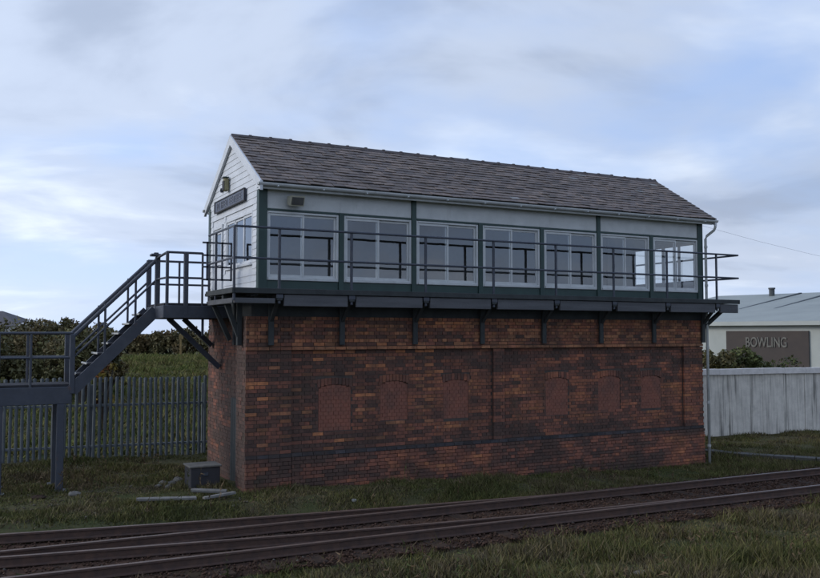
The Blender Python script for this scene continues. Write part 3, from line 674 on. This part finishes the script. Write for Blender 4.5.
# ------------------------------------------------------------------ steel staircase at the gable
SY0, SY1, ZL, ZM = 2.45, 3.4, 3.62, 1.98
LY0 = 1.66                                               # front edge of the upper landing
SX0, SX1, SX2 = -1.44, -3.08, -5.0
stc = thing('staircase', 'dark steel staircase with landings and tubular handrails at the gable end', 'staircase', (-2.5, 2.9, -.05))
q = MB(); q.bbox(SX0, -.03, LY0, SY1, ZL-.05, ZL)
lnd = part('landing', q, M['tread'], stc)
for y in (LY0, SY1): q = MB(); q.bbox(SX0-.02, -.03, y-.04, y+.04, ZL-.31, ZL-.052); part('edge_beam', q, M['steel'], lnd)
q = MB(); q.bbox(SX0-.02, SX0+.06, LY0+.042, SY1-.042, ZL-.31, ZL-.052); part('edge_beam', q, M['steel'], lnd)
for y, xb_, zb_ in ((2.62, -1.14, 2.25), (3.3, -.66, 2.72)):
    q = MB(); q.bar((xb_, y, ZL-.30), (-.03, y, zb_), .10, .10, (0, 1, 0)); part('brace', q, M['steel'], stc)
q = MB(); q.bar((-.62, LY0+.1, ZL-.3), (-.62, LY0+.1, 2.95), .045); part('hanger', q, M['steel'], stc)
q = MB(); q.bbox(SX2, SX1, SY0, SY1, ZM-.05, ZM)
lnd2 = part('landing', q, M['tread'], stc)
for y in (SY0, SY1): q = MB(); q.bbox(SX2, SX1-.0, y-.04, y+.04, ZM-.40, ZM-.052); part('edge_beam', q, M['steel'], lnd2)
for x in (SX1-.2, -4.40):
    for y in (SY0, SY1):
        zg = float(gz(x, y)); q = MB(); q.bbox(x-.07, x+.07, y-.06, y+.06, zg-.05, ZM-.402); q.bbox(x-.14, x+.14, y-.13, y+.13, zg-.04, zg+.03); part('leg', q, M['steel'], stc)
def flight(xa, za, xb, zb_, nst):
    for y in (SY0, SY1):
        q = MB(); q.bar((xa, y, za-.14), (xb, y, zb_-.14), .05, .24, (0, 0, 1)); part('stringer', q, M['steel'], stc)
    for i in range(1, nst):
        x = xa+(xb-xa)*i/nst; zz = za+(zb_-za)*i/nst
        q = MB(); q.bbox(x-.13, x+.13, SY0+.03, SY1-.03, zz-.035, zz); t = part('tread', q, M['tread'], stc)
        q = MB(); q.bbox(x-.137, x-.105, SY0+.04, SY1-.04, zz-.03, zz+.006, .004); part('nosing', q, M['nosing'], t)
flight(SX0, ZL, SX1, ZM, 8); flight(SX2, ZM, -7.0, -.02, 10)
HT = 1.02
for y in (SY0, SY1):
    # stair rails
    for h, r in ((HT-.08, .042), (HT*.50, .024)):
        q = MB(); q.tube([(SX0, y, ZL+h), (SX1, y, ZM+h)], r, 8); part('handrail', q, M['steel'], stc)
    for x in (SX0+.02, SX0-.42, SX0-1.02, SX1):
        t = (x-SX0)/(SX1-SX0); zz = ZL+(ZM-ZL)*max(t, 0); q = MB(); wd = .05 if x > SX0 or x == SX1 else .022
        q.bbox(x-wd, x+wd, y-wd, y+wd, zz-.2, zz+HT-.02); part('post', q, M['steel'], stc)
    # lower landing rails and next flight
    for h, r in ((HT, .03), (HT*.52, .024)):
        q = MB(); q.tube([(SX1, y, ZM+h), (SX2, y, ZM+h), (-7.0, y, h-.02)], r, 8); part('handrail', q, M['steel'], stc)
    for x in (-3.85, -4.42, SX2): q = MB(); q.bbox(x-.025, x+.025, y-.025, y+.025, ZM-.3, ZM+HT); part('post', q, M['steel'], stc)
HT = 1.04
def rl(pts, r=.027): q = MB(); q.tube(pts, r, 8); part('handrail', q, M['steel'], stc)
for h, r in ((HT, .027), (HT*.5, .024)):
    rl([(SX0+.06, LY0, ZL+h), (-.66, LY0, ZL+h)], r); rl([(SX0+.06, LY0, ZL+h), (SX0, SY0, ZL+h-(.07 if h > .9 else 0))], r); rl([(SX0, SY1, ZL+h-.05), (-.08, SY1, ZL+h-.05)], r)
for x, y, wd in ((SX0+.06, LY0, .03), (-1.0, LY0, .045), (-.66, LY0, .02), (-.75, SY1, .022), (-.08, SY1, .022)):
    q = MB(); q.bbox(x-wd, x+wd, y-wd, y+wd, ZL-.25, ZL+HT+.012-(.05 if y == SY1 else 0)); part('post', q, M['steel'], stc)
q = MB(); q.bbox(SX0-.13, SX0+.07, SY0-.1, SY0+.1, ZL+HT-.03, ZL+HT+.02); q.bbox(SX0-.06, SX0+.03, SY0-.05, SY0+.05, ZL+HT+.02, ZL+HT+.05); part('post_cap', q, M['steel'], stc)

# ------------------------------------------------------------------ boundary: palisade fence and white wall on one line
BP, BD = np.array([.62, 6.3]), np.array([math.sin(R(97.5)), math.cos(R(97.5))])
def bpt(t, o=0): p = BP+BD*t; return p[0]+BD[1]*o*-1, p[1]+BD[0]*o
fe = thing('palisade_fence', 'grey galvanised palisade fence behind the staircase', 'fence', (*bpt(-3), -.1))
hd = math.atan2(BD[1], BD[0])
pm = MB(); w_ = .038; FH = 2.08
sect = [(-w_, .012), (-w_*.45, -.012), (w_*.45, -.012), (w_, .012)]
vs = []; 
for z_ in (0, FH-.14): vs += [(a, b, z_) for a, b in sect]
vs += [(-w_*1.3, .02, FH-.03), (-w_*.2, -.012, FH), (w_*.2, -.012, FH), (w_*1.3, .02, FH-.03)]
fs = [(i*4+k, i*4+k+1, (i+1)*4+k+1, (i+1)*4+k) for i in range(2) for k in range(3)]
pm.add(vs, fs); pm.add([(a, b+.004, c) for a, b, c in vs], [f[::-1] for f in fs]); pale_me = pm.mesh('pale', M['galv'])
t = -9.0
while t < 3.2:
    x, y = bpt(t); o = link('pale', pale_me, fe, Vector((x, y, float(gz(x, y))-.05))-ORG[fe.name]); o.rotation_euler = (R(random.uniform(-.5, .5)), R(random.uniform(-.6, .6)), hd); t += .136
for zz in (.32, 1.34):
    a, b = bpt(-9, .05), bpt(3.2, .05); q = MB(); q.bar((*a, zz-.15), (*b, zz-.15), .05, .055); part('rail', q, M['galv'], fe)
for t in (-8.3, -5.55, -2.8, -.05, 2.7):
    x, y = bpt(t, .12); q = MB(); q.box(x-.04, x+.04, y-.04, y+.04, float(gz(x, y))-.2, 1.7); part('post', q, M['galv'], fe)
bw = thing('boundary_wall', 'streaky whitewashed concrete panel wall with pale coping beside the signal box', 'wall', (*bpt(16), -.35))
def obox(mb, t0, t1, o0, o1, z0, z1):
    vs = []
    for t in (t0, t1):
        for o in (o0, o1):
            for zz in (z0, z1): x, y = bpt(t, o); vs.append((x, y, zz))
    mb.add(vs, [(0, 1, 3, 2), (4, 6, 7, 5), (0, 4, 5, 1), (2, 3, 7, 6), (0, 2, 6, 4), (1, 5, 7, 3)])
t = 11.0; k = 0
while t < 34:
    q = MB(); j = random.uniform(-.012, .012); obox(q, t+.003, t+.447, -.04+j, .06, -.7, 1.64); part('panel', q, M['wall_panel'], bw); t += .45
t = 11.0
while t < 34:
    q = MB(); h = random.uniform(-.008, .008); obox(q, t+.004, t+.896, -.12, .12, 1.645+h, 1.83+h); part('coping_stone', q, M['coping'], bw); t += .9

# ------------------------------------------------------------------ bowling hall
HD = np.array([math.sin(R(77)), math.cos(R(77)), 0]); HE = np.array([-HD[1], HD[0], 0])
P0 = at_depth(820, 334, 52); P0[2] = 0
def hp(u, d, z): return P0+HE*u+HD*d+np.array([0, 0, z])     # u along the front towards the left of the hall, d into it
def hpix(x, y): p = on_plane(x, y, P0, HD); return (p-P0) @ HE, p[2]
hall = thing('bowling_hall', 'low pale bowling hall with grey sheet roof beyond the white wall', 'hall', tuple(hp(0, 6, -.4)))
ZH = hpix(760, 323)[1]; U0, U1 = -22, 16; RD, RZ = 17, ZH+2.5
def quad(mb, pts, th):
    n_ = np.cross(pts[1]-pts[0], pts[3]-pts[0]); n_ = n_/np.linalg.norm(n_)*th
    mb.add([*pts, *[p-n_ for p in pts]], [(0, 1, 2, 3), (7, 6, 5, 4), (0, 4, 5, 1), (1, 5, 6, 2), (2, 6, 7, 3), (3, 7, 4, 0)])
q = MB()
for a in ((0, .2), (2*RD-.2, 2*RD)): quad(q, [hp(U0, a[0], -1), hp(U1, a[0], -1), hp(U1, a[0], ZH), hp(U0, a[0], ZH)], a[0]-a[1])
for u in (U0, U1): q.add([hp(u, 0, -1), hp(u, 2*RD, -1), hp(u, 2*RD, ZH), hp(u, RD, RZ), hp(u, 0, ZH)], [(0, 1, 2, 3, 4)])
hw = part('wall', q, M['hall_wall'], hall)
q = MB(); up = np.array([0, 0, .12])
quad(q, [hp(U0-.3, -.4, ZH+.02), hp(U1+.3, -.4, ZH+.02), hp(U1+.3, RD, RZ+.05), hp(U0-.3, RD, RZ+.05)], .08)
quad(q, [hp(U0-.3, RD, RZ+.05), hp(U1+.3, RD, RZ+.05), hp(U1+.3, 2*RD+.4, ZH+.02), hp(U0-.3, 2*RD+.4, ZH+.02)], .08)
hr = part('roof', q, M['hall_roof'], hall)
q = MB(); quad(q, [hp(U0-.3, -.45, ZH-.16), hp(U1+.3, -.45, ZH-.16), hp(U1+.3, -.45, ZH+.10), hp(U0-.3, -.45, ZH+.10)], -.1); part('gutter', q, M['hall_wall'], hr)
for (xa, ya) in ((727, 321), (786, 318), (845, 315), (690, 322)):   # dark seams up the roof slope
    u = hpix(xa, ya)[0]; q = MB(); q.bar(tuple(hp(u, .3, ZH+.09)), tuple(hp(u, RD-.5, RZ+.08)), .22, .12); part('roof_seam', q, M['hall_dark'], hr)
for (x_, yt, yb_, wd) in ((772, 288, 300, .22), (792, 296, 300, .10)):
    d_ = RD-1.5; p = on_plane(x_, 300, hp(0, d_, 0), HD); top = on_plane(x_, yt, hp(0, d_, 0), HD); q = MB(); q.tube([(p[0], p[1], RZ-.9), (p[0], p[1], top[2])], wd, 10); q.tube([(p[0], p[1], top[2]-.1), (p[0], p[1], top[2]+.02)], wd*1.25, 10); part('flue', q, M['hall_dark'], hr)
ua, zt_ = hpix(727, 331); ub, zb_ = hpix(810, 362)
q = MB(); quad(q, [hp(ub, -.12, zb_-.8), hp(ua, -.12, zb_-.8), hp(ua, -.12, zt_), hp(ub, -.12, zt_)], -.11); sp = part('sign_panel', q, M['brown'], hall, label='brown panel reading BOWLING in pale capitals')
fc = bpy.data.curves.new('lettering', 'FONT'); fc.body = 'BOWLING'; fc.size = 1; fc.extrude = .02; fc.offset = .012
fo = bpy.data.objects.new('lettering_tmp', fc); COL.objects.link(fo); bpy.context.view_layer.update()
me = bpy.data.meshes.new_from_object(fo.evaluated_get(bpy.context.evaluated_depsgraph_get())); bpy.data.objects.remove(fo)
co = np.array([v.co for v in me.vertices]); la, lz1 = hpix(747, 337); lb, lz0 = hpix(788, 347.5)
tx = (co[:, 0]-co[:, 0].min())/np.ptp(co[:, 0]); ty = (co[:, 1]-co[:, 1].min())/np.ptp(co[:, 1]); tz = co[:, 2]
NP = np.array([hp(la+(lb-la)*a, -.155-c, lz0+(lz1-lz0)*b) for a, b, c in zip(tx, ty, tz)])-np.array(ORG[hall.name])
me.vertices.foreach_set('co', NP.astype(np.float32).ravel()); me.materials.clear(); me.materials.append(M['sign_white']); me.update()
link('lettering', me, sp)

# ------------------------------------------------------------------ trees, hedges, bushes
def bush(name, label, cat, px, depth, top_y, halfw, cols, n=2600, leaf=.09, group=None, seed=0, squash=1.0):
    r_ = np.random.default_rng(seed+100)
    p = at_depth(px, 334, depth); x, y = p[0], p[1]; z0 = float(gz(x, y)); zt = at_depth(px, top_y, depth)[2]; h = zt-z0
    t = thing(name, label, cat, (x, y, z0-.05), group)
    nb_ = 16; cent = np.stack([r_.uniform(-1, 1, nb_)*halfw*.72, r_.uniform(-1, 1, nb_)*halfw*.6, r_.uniform(.28, .86, nb_)*h], -1)
    h *= 1.1; cent[:, 2] *= 1.1*(1-.28*np.abs(cent[:, 0]/halfw)); rad = r_.uniform(.24, .42, nb_)*min(halfw, h)
    tr = MB()
    for k in range(6): e = cent[k]; tr.tube([(x+r_.uniform(-.12, .12), y+r_.uniform(-.12, .12), z0-.1), (x+e[0]*.4, y+e[1]*.4, z0+e[2]*.5), (x+e[0], y+e[1], z0+e[2]+rad[k]*.5)], [.06, .04, .012], 6)
    part('trunk', tr, M['bark'], t)
    ci = r_.integers(0, nb_, n); d = r_.normal(size=(n, 3)); d /= np.linalg.norm(d, axis=1)[:, None]
    pos = cent[ci]+d*(rad[ci]*r_.uniform(.45, 1.08, n)**.7)[:, None]; pos[:, 2] = np.maximum(pos[:, 2], .05)
    a = r_.normal(size=(n, 3)); a /= np.linalg.norm(a, axis=1)[:, None]; b = np.cross(a, r_.normal(size=(n, 3))); b /= np.linalg.norm(b, axis=1)[:, None]
    s = leaf*r_.uniform(.6, 1.4, n)[:, None]
    V = np.stack([pos-a*s, pos+b*s*.5, pos+a*s, pos-b*s*.5], 1).reshape(-1, 3)+np.array([x, y, z0])-np.array(ORG[t.name])
    cl = np.array(cols)[r_.integers(0, len(cols), nb_)][ci]*r_.uniform(.7, 1.35, (n, 1))
    o = link('crown', npmesh('crown', V, np.arange(4*n).reshape(-1, 4), M['leaf'], np.repeat(cl, 4, 0)), t); return t
GRN = [(.05, .058, .02), (.04, .05, .018), (.065, .062, .022)]; OLV = [(.11, .088, .036), (.085, .076, .032), (.13, .095, .042)]; DRK = [(.115, .108, .042), (.15, .115, .05), (.095, .09, .038)]
bush('hawthorn_bush', 'dark rounded bush behind the foot of the upper stair flight', 'bush', 82, 33, 319.5, 1.5, DRK, 3600, .09, seed=1)
bush('hawthorn_bush', 'low dark bush spreading behind the lower stair landing', 'bush', 52, 35, 329, 1.7, DRK, 3600, .09, seed=2)
bush('hawthorn_bush', 'wide dark thicket below the grey bungalow roof', 'bush', 16, 36, 331, 1.9, DRK+[(.05, .045, .022)], 4200, .09, seed=3)
bush('hawthorn_bush', 'dark bush at the far end of the palisade fence', 'bush', -22, 34, 326, 1.6, DRK, 3000, .09, seed=4)
bush('hawthorn_bush', 'small dark bush seen between the stair treads and the field', 'bush', 108, 34, 338, .8, DRK, 1800, .08, seed=5)
bush('autumn_shrub', 'small rusty orange and yellow shrub seen beneath the stair flight', 'shrub', 104, 27, 341, .42, [(.17, .07, .02), (.2, .15, .03), (.1, .09, .03)], 700, .06, seed=6)
hl = ['brown hedge bush nearest the dark bushes across the field', 'brown hedge bush to the left of the ochre marker post', 'olive hedge bush behind the ochre marker post', 'brown hedge bush beside the signal box wall across the field', 'olive hedge bush half hidden by the signal box']
for k, px in enumerate((128, 148, 170, 192, 214)): bush('hedge_bush', hl[k], 'hedge', px, 62, 332+random.uniform(-2, 2.5), 1.6, OLV, 2200, .13, 'hedge across the field', seed=10+k)
for k, (px, ty, dp_) in enumerate(((40, 322, 75), (62, 321, 78), (86, 325, 74), (8, 327, 72))):
    bush('hedge_tree', ['low olive tree just right of the pale shed', 'low olive tree rising over the stair landing rails', 'low olive tree behind the dark rounded bush', 'low olive tree in front of the bungalow wall'][k], 'tree', px, dp_, ty, 2.2, OLV, 2400, .16, 'trees along the far side of the field', seed=20+k)
bush('elder_bush', 'leafy green bush between the white wall and the bowling sign', 'bush', 733, 34, 343, 1.15, [(.075, .085, .028), (.09, .09, .032), (.06, .072, .024)], 5200, .075, seed=30)
bush('elder_bush', 'tall green bush against the signal box corner behind the white wall', 'bush', 713, 33.5, 337, 1.0, [(.08, .085, .03), (.10, .085, .034)], 3600, .075, seed=31)
bush('elder_bush', 'low green bush under the middle of the bowling sign', 'bush', 762, 35, 350, 1.35, [(.07, .08, .028), (.06, .07, .024)], 3200, .075, seed=32)

# ------------------------------------------------------------------ far left: bungalow, pale shed; marker post
def house(name, label, cat, pxl, pxr, depth, y_eave, y_ridge, deep, roofm, wallm, ridge_in=0):
    a = at_depth(pxl, 334, depth); b = at_depth(pxr, 334, depth); d = b-a; d[2] = 0; ln = np.linalg.norm(d); d /= ln; nrm = np.array([-d[1], d[0], 0])
    ze = at_depth(pxl, y_eave, depth)[2]; zr = at_depth(pxl, y_ridge, depth+deep/2)[2]; z0 = float(gz(a[0], a[1]))-.3
    def P(u, v, z): p = a+d*u+nrm*v; return (p[0], p[1], z)
    t = thing(name, label, cat, P(ln/2, deep/2, z0)); q = MB()
    q.add([P(0, 0, z0), P(ln, 0, z0), P(ln, deep, z0), P(0, deep, z0), P(0, 0, ze), P(ln, 0, ze), P(ln, deep, ze), P(0, deep, ze), P(ridge_in, deep/2, zr-.1), P(ln-ridge_in, deep/2, zr-.1)], [(0, 1, 5, 4), (1, 2, 6, 9, 5), (2, 3, 7, 6), (3, 0, 4, 8, 7)]); part('wall', q, wallm, t)
    q = MB(); e = .3
    q.add([P(-e, -e, ze-.1), P(ln+e, -e, ze-.1), P(ln+e-ridge_in, deep/2, zr), P(-e+ridge_in, deep/2, zr), P(ln+e, deep+e, ze-.1), P(-e, deep+e, ze-.1)], [(0, 1, 2, 3), (3, 2, 4, 5), (0, 3, 5), (1, 4, 2), (0, 5, 4, 1)]); rf = part('roof', q, roofm, t)
    nw = max(1, int(ln/3))
    for k in range(nw):
        u = ln*(k+.5)/nw; zc2 = (ze+z0)/2+.35; q = MB(); quad(q, [np.array(P(u-.6, -.02, zc2-.45)), np.array(P(u+.6, -.02, zc2-.45)), np.array(P(u+.6, -.02, zc2+.45)), np.array(P(u-.6, -.02, zc2+.45))], .05); part('window', q, M['lamp_glass'], t)
    return t, rf, P
t, rf, P = house('bungalow', 'grey roofed bungalow at the end of the far hedge', 'house', -70, 15, 82, 325, 311, 7, M['roof_far'], M['render'], 3.2)
q = MB(); c = P(2, 3.5, 0); q.box(c[0]-.3, c[0]+.3, c[1]-.3, c[1]+.3, 4.5, 6.2); part('chimney', q, M['bark'], rf)
house('pale_shed', 'small pale shed beside the grey roofed bungalow', 'shed', 21, 38, 79, 324.5, 320.5, 4, M['render'], M['render'])
p = at_depth(181, 334, 54); z0 = float(gz(p[0], p[1]))
mp_ = thing('marker_post', 'slim ochre marker post standing in the field by the hedge', 'post', (p[0], p[1], z0))
q = MB(); q.bbox(p[0]-.05, p[0]+.05, p[1]-.05, p[1]+.05, z0-.3, 2.95); part('shaft', q, M['ochre'], mp_); q = MB(); q.bbox(p[0]-.14, p[0]+.14, p[1]-.07, p[1]-.052, 2.62, 2.9); part('plate', q, M['ochre'], mp_)

# ------------------------------------------------------------------ clutter on the ground
zc = float(gz(-.75, .8))
cb = thing('equipment_case', 'dark metal equipment case standing by the brick end wall', 'case', (-.78, .95, zc))
q = MB(); q.bbox(-1.08, -.5, .7, 1.2, zc-.05, zc+.40, .012); part('body', q, M['blackbox'], cb); q = MB(); q.bbox(-1.11, -.47, .67, 1.23, zc+.402, zc+.44, .01); part('lid', q, M['rubble'], cb); q = MB(); q.bbox(-.84, -.74, .68, .698, zc+.24, zc+.30); part('latch', q, M['steel'], cb)
def plank(label, x, y, ln, wd, rz, m, tilt=0, dz=.0, name='plank_offcut', cat='plank', group=None):
    z0 = float(gz(x, y)); q = MB(); q.bbox(-ln/2, ln/2, -wd/2, wd/2, 0, .045, .006); q.box(-ln/2-.03, -ln/2, -wd*.3, wd*.45, .004, .04)
    o = single(name, q, m, label, cat, (0, 0, 0), group); o.location = (x, y, z0+.04+dz); o.rotation_euler = (R(tilt), R(tilt*.7), R(rz)); return o
plank('long pale plank lying flat in the grass before the dark case', -1.75, -.42, 1.0, .13, -8, M['plank'], 3, .02)
plank('upper pale board of the pair dropped by the brick corner', -.92, -.12, .62, .14, -22, M['plank'], 4, .06)
plank('lower grey board of the pair dropped by the brick corner', -.80, -.42, .6, .12, 14, M['plank'], -3, .03)
def lump(name, label, cat, x, y, r, m, seed, flat=.6, group=None):
    rr = random.Random(seed); q = MB(); vs = []; fs = []; nl, nm = 5, 8
    for i in range(nl+1):
        th = math.pi*i/nl
        for k in range(nm):
            ph = 2*math.pi*k/nm; f = r*rr.uniform(.75, 1.15); vs.append((f*math.sin(th)*math.cos(ph), f*math.sin(th)*math.sin(ph), f*flat*math.cos(th)))
    for i in range(nl):
        for k in range(nm): fs.append((i*nm+k, i*nm+(k+1) % nm, (i+1)*nm+(k+1) % nm, (i+1)*nm+k))
    q.add(vs, fs); o = single(name, q, m, label, cat, (0, 0, 0), group); o.location = (x, y, float(gz(x, y))+r*.2); return o
for k, (px, py) in enumerate(((163, 481), (172, 484), (168, 488), (178, 478), (158, 486))):
    p = onZ(px, py, -.06); lump('rubble_lump', 'pale lump of rubble in the small heap left of the dark case', 'rubble', p[0], p[1], random.uniform(.06, .13), M['rubble'], k, .65, 'rubble heap by the dark case')
for k, (px, py, lb) in enumerate(((38, 500, 'brown clod of earth at the foot of the landing leg'), (74, 497, 'flat stone just right of the landing leg'))):
    p = onZ(px, py, -.06); lump('ground_stone', lb, 'stone', p[0], p[1], .13, M['sleeper'] if k == 0 else M['rubble'], 40+k, .45)
p = onZ(483, 497, -.2); lump('ground_stone', 'small pale stone in the grass before the brick base', 'stone', 1.6, -1.05, .06, M['concrete'], 50, .6)
for k, (px, py) in enumerate(((640, 574), (585, 572))):
    p = onZ(px, py, -.3); lump('ground_stone', ['pale stone lying in the foreground grass', 'smaller pale stone in the foreground grass'][k], 'stone', p[0], p[1], .10-.02*k, M['rubble'], 60+k, .5)
# cable trough right of the signal box
tr = thing('cable_trough', 'grey concrete cable trough running past the signal box corner', 'trough', (13.6, 0, -.36))
tp = [onZ(700, 453.5, -.33), onZ(740, 458, -.33), onZ(820, 463, -.33), onZ(900, 467, -.33)]
cum = [0]
for a, b in zip(tp, tp[1:]): cum.append(cum[-1]+np.linalg.norm(b-a))
def tpt(s): return np.array([np.interp(s, cum, [p[i] for p in tp]) for i in (0, 1)])
s = 0
while s < cum[-1]-.5:
    a, b = tpt(s+.01), tpt(s+.49); q = MB(); q.bar((*a, -.235), (*b, -.235), .36, .07); part('lid_slab', q, M['trough'], tr); q = MB(); q.bar((*a, -.34), (*b, -.34), .30, .135); part('channel', q, M['trough'], tr); s += .5

# overhead wire leaving the right gable
q = MB(); a = Vector((LEN+.1, 2.2, 6.55)); b = Vector((46, 3, 6.0)); q.tube([a.lerp(b, t)+Vector((0, 0, -1.3*4*t*(1-t))) for t in np.linspace(0, 1, 15)], .003, 5)
single('overhead_wire', q, M['wire'], 'thin overhead wire leading away from the far gable of the signal box', 'wire', (LEN+.1, 2.2, 6.0))

# ------------------------------------------------------------------ grass
def blades(name, label, n, xr, yr, hmin, hmax, keep, cols, wid=.012, seed=0, lean=.5):
    r_ = np.random.default_rng(seed); x = r_.uniform(*xr, n); y = r_.uniform(*yr, n)
    k = keep(x, y, r_); x, y = x[k], y[k]; n = len(x)
    tuft = np.clip(.65+.5*nz2(x, y, 2.2, seed)+.35*nz2(x, y, .6, seed+2), .28, 1.5)**1.25
    h = (hmin+(hmax-hmin)*r_.random(n)**1.7)*tuft; z = gz(x, y)-.015
    an = r_.uniform(0, 6.28, n); dx_, dy_ = np.cos(an), np.sin(an); ln = r_.normal(0, lean, (n, 2))*h[:, None]; w2 = wid*r_.uniform(.6, 1.5, n)
    b = np.stack([x, y, z], -1); sd_ = np.stack([dx_*w2, dy_*w2, 0*x], -1); tip = b+np.stack([ln[:, 0], ln[:, 1], h], -1)
    V = np.stack([b-sd_, b+sd_, tip], 1).reshape(-1, 3)
    pat = .8*nz2(x, y, .8, seed+7)+.6*nz2(x, y, 2.7, seed+3)+.45*r_.normal(size=n); idx = np.clip(((pat+1.2)/2.4*len(cols)).astype(int), 0, len(cols)-1)
    c = np.array(cols)[idx]*r_.uniform(.65, 1.4, (n, 1))
    o = link(name, npmesh(name, V, np.arange(3*n).reshape(-1, 3), M['grass'], np.repeat(c, 3, 0))); o['kind'] = 'stuff'; o['label'] = label; return o
GC = [(.08, .088, .03), (.098, .098, .034), (.12, .108, .044), (.145, .118, .064), (.105, .082, .052)]
near_edge = lambda x: railA(x)-1.5-.48
blades('foreground_grass', 'rough olive grass in front of the railway track', 620000, (-9, 24), (-13, -3.6),   .05, .32, lambda x, y, r: (y < near_edge(x)+.25*nz2(x, y, 1.4, 1)+.2*r.normal(size=len(x))) & (r.random(len(x)) < .95+.35*nz2(x, y, .9, 9)) & ((x+5.07) < 1.15*(y+16.09)+3) & ((x+5.07) > -.18*(y+16.09)-2), GC, .011, 1)
blades('verge_grass', 'rough grass along the foot of the brick base', 240000, (-9, 24), (-2.4, .02), .04, .20, lambda x, y, r: (y > np.maximum(sideC(x), railA(x))+.55+.15*r.normal(size=len(x))) & (y < -.06) | ((x < -.3) & (y > np.maximum(sideC(x), railA(x))+.55)), GC, .011, 2)
blades('yard_grass', 'patchy short grass on the ground around the staircase legs', 260000, (-9, 2), (0, 7.2), .03, .16, lambda x, y, r: ((x < -.3) | (y > 3.75)) & (r.random(len(x)) < np.maximum(.45, .7+.6*nz2(x, y, .9, 4))), GC, .012, 3)
blades('side_grass', 'grass between the cable trough and the white wall', 110000, (12.2, 26), (-2, 6), .04, .22, lambda x, y, r: (y < 6.3-.13*x*1.02+.0) & (y > np.maximum(sideC(x), railA(x))+.6), GC, .013, 4)
blades('field_grass', 'lush green field grass beyond the palisade fence', 140000, (-8, 16), (6.8, 40), .1, .38, lambda x, y, r: np.ones(len(x), bool) & (y > 7+(-.13)*(x)), [(.10, .12, .034), (.125, .135, .04), (.145, .135, .05), (.17, .14, .06)], .03, 5)
blades('track_weeds', 'thin weeds growing up through the ballast', 9000, (-9, 22), (-4.4, -1.2), .03, .14, lambda x, y, r: (y < sideC(x)+.7) & (nz2(x, y, 1.6, 11) > .25), GC, .01, 6)

def stems(name, label, n, xr, yr, keep, seed):
    r_ = np.random.default_rng(seed); x = r_.uniform(*xr, n); y = r_.uniform(*yr, n); k = keep(x, y) & (nz2(x, y, 1.1, seed) > .1); x, y = x[k], y[k]; n = len(x); z = gz(x, y)
    V = []; Fc = []; C_ = []
    for i in range(n):
        h = r_.uniform(.22, .55); lx, ly = r_.normal(0, .12, 2)*h; c = np.array((.12, .085, .05) if r_.random() < .6 else (.07, .08, .03))*r_.uniform(.6, 1.2)
        b = np.array((x[i], y[i], z[i]-.02)); tp = b+np.array((lx, ly, h)); q = len(V); V += [b+(.005, 0, 0), b-(.005, 0, 0), tp]; Fc.append((q, q+1, q+2)); C_ += [c]*3
        for m in range(9):
            t = r_.uniform(.3, 1); p = b+(tp-b)*t; d = r_.normal(size=3)*.05; e = np.cross(d, r_.normal(size=3)); e = e/np.linalg.norm(e)*.012; q = len(V); V += [p-e, p+e, p+d]; Fc.append((q, q+1, q+2)); C_ += [c*r_.uniform(.8, 1.3)]*3
    o = link(name, npmesh(name, np.array(V), np.array(Fc), M['grass'], np.array(C_))); o['kind'] = 'stuff'; o['label'] = label
stems('foreground_weeds', 'dead brown weed stems standing in the foreground grass', 900, (-8, 18), (-10, -4.7), lambda x, y: y < near_edge(x)-.1, 21)
stems('verge_weeds', 'tall brown weeds along the brick base and around the yard', 700, (-7, 13), (-1.6, 5.5), lambda x, y: ((x < -.4) & (y > sideC(x)+.6)) | ((y < -.1) & (y > np.maximum(sideC(x), railA(x))+.7)), 22)

def clods(name, label, n, xr, yr, keep, rmax, seed):
    r_ = np.random.default_rng(seed); x = r_.uniform(*xr, n); y = r_.uniform(*yr, n); k = keep(x, y); x, y = x[k], y[k]; n = len(x); rr = rmax*(.25+.75*r_.random(n)**2.5)
    P = octv[None]*rr[:, None, None]*r_.uniform(.6, 1.4, (n, 6, 1)); P[..., 2] *= .6; P = P+np.stack([x, y, gz(x, y)+.005], -1)[:, None]
    c = np.array([(.09, .072, .05), (.06, .05, .036), (.13, .115, .09), (.05, .055, .028)])[r_.integers(0, 4, n)]*r_.uniform(.7, 1.3, (n, 1))
    o = link(name, npmesh(name, P.reshape(-1, 3), (octf[None]+np.arange(n)[:, None, None]*6).reshape(-1, 3), M['stone'], np.repeat(c, 6, 0))); o['kind'] = 'stuff'; o['label'] = label
clods('yard_clods', 'loose earth clods and small stones scattered round the staircase', 9000, (-8, 0), (-.9, 6.5), lambda x, y: (x < -.3) & (nz2(x, y, .9, 4) < .25), .035, 31)
clods('verge_clods', 'loose earth and small stones along the track edges', 9000, (-8, 20), (-6.5, -.4), lambda x, y: ((y < near_edge(x)+.2) & (y > near_edge(x)-1.2-.8*nz2(x, y, .5, 1))) | ((y > np.maximum(sideC(x), railA(x))+.5) & (y < np.maximum(sideC(x), railA(x))+1.0)), .03, 32)
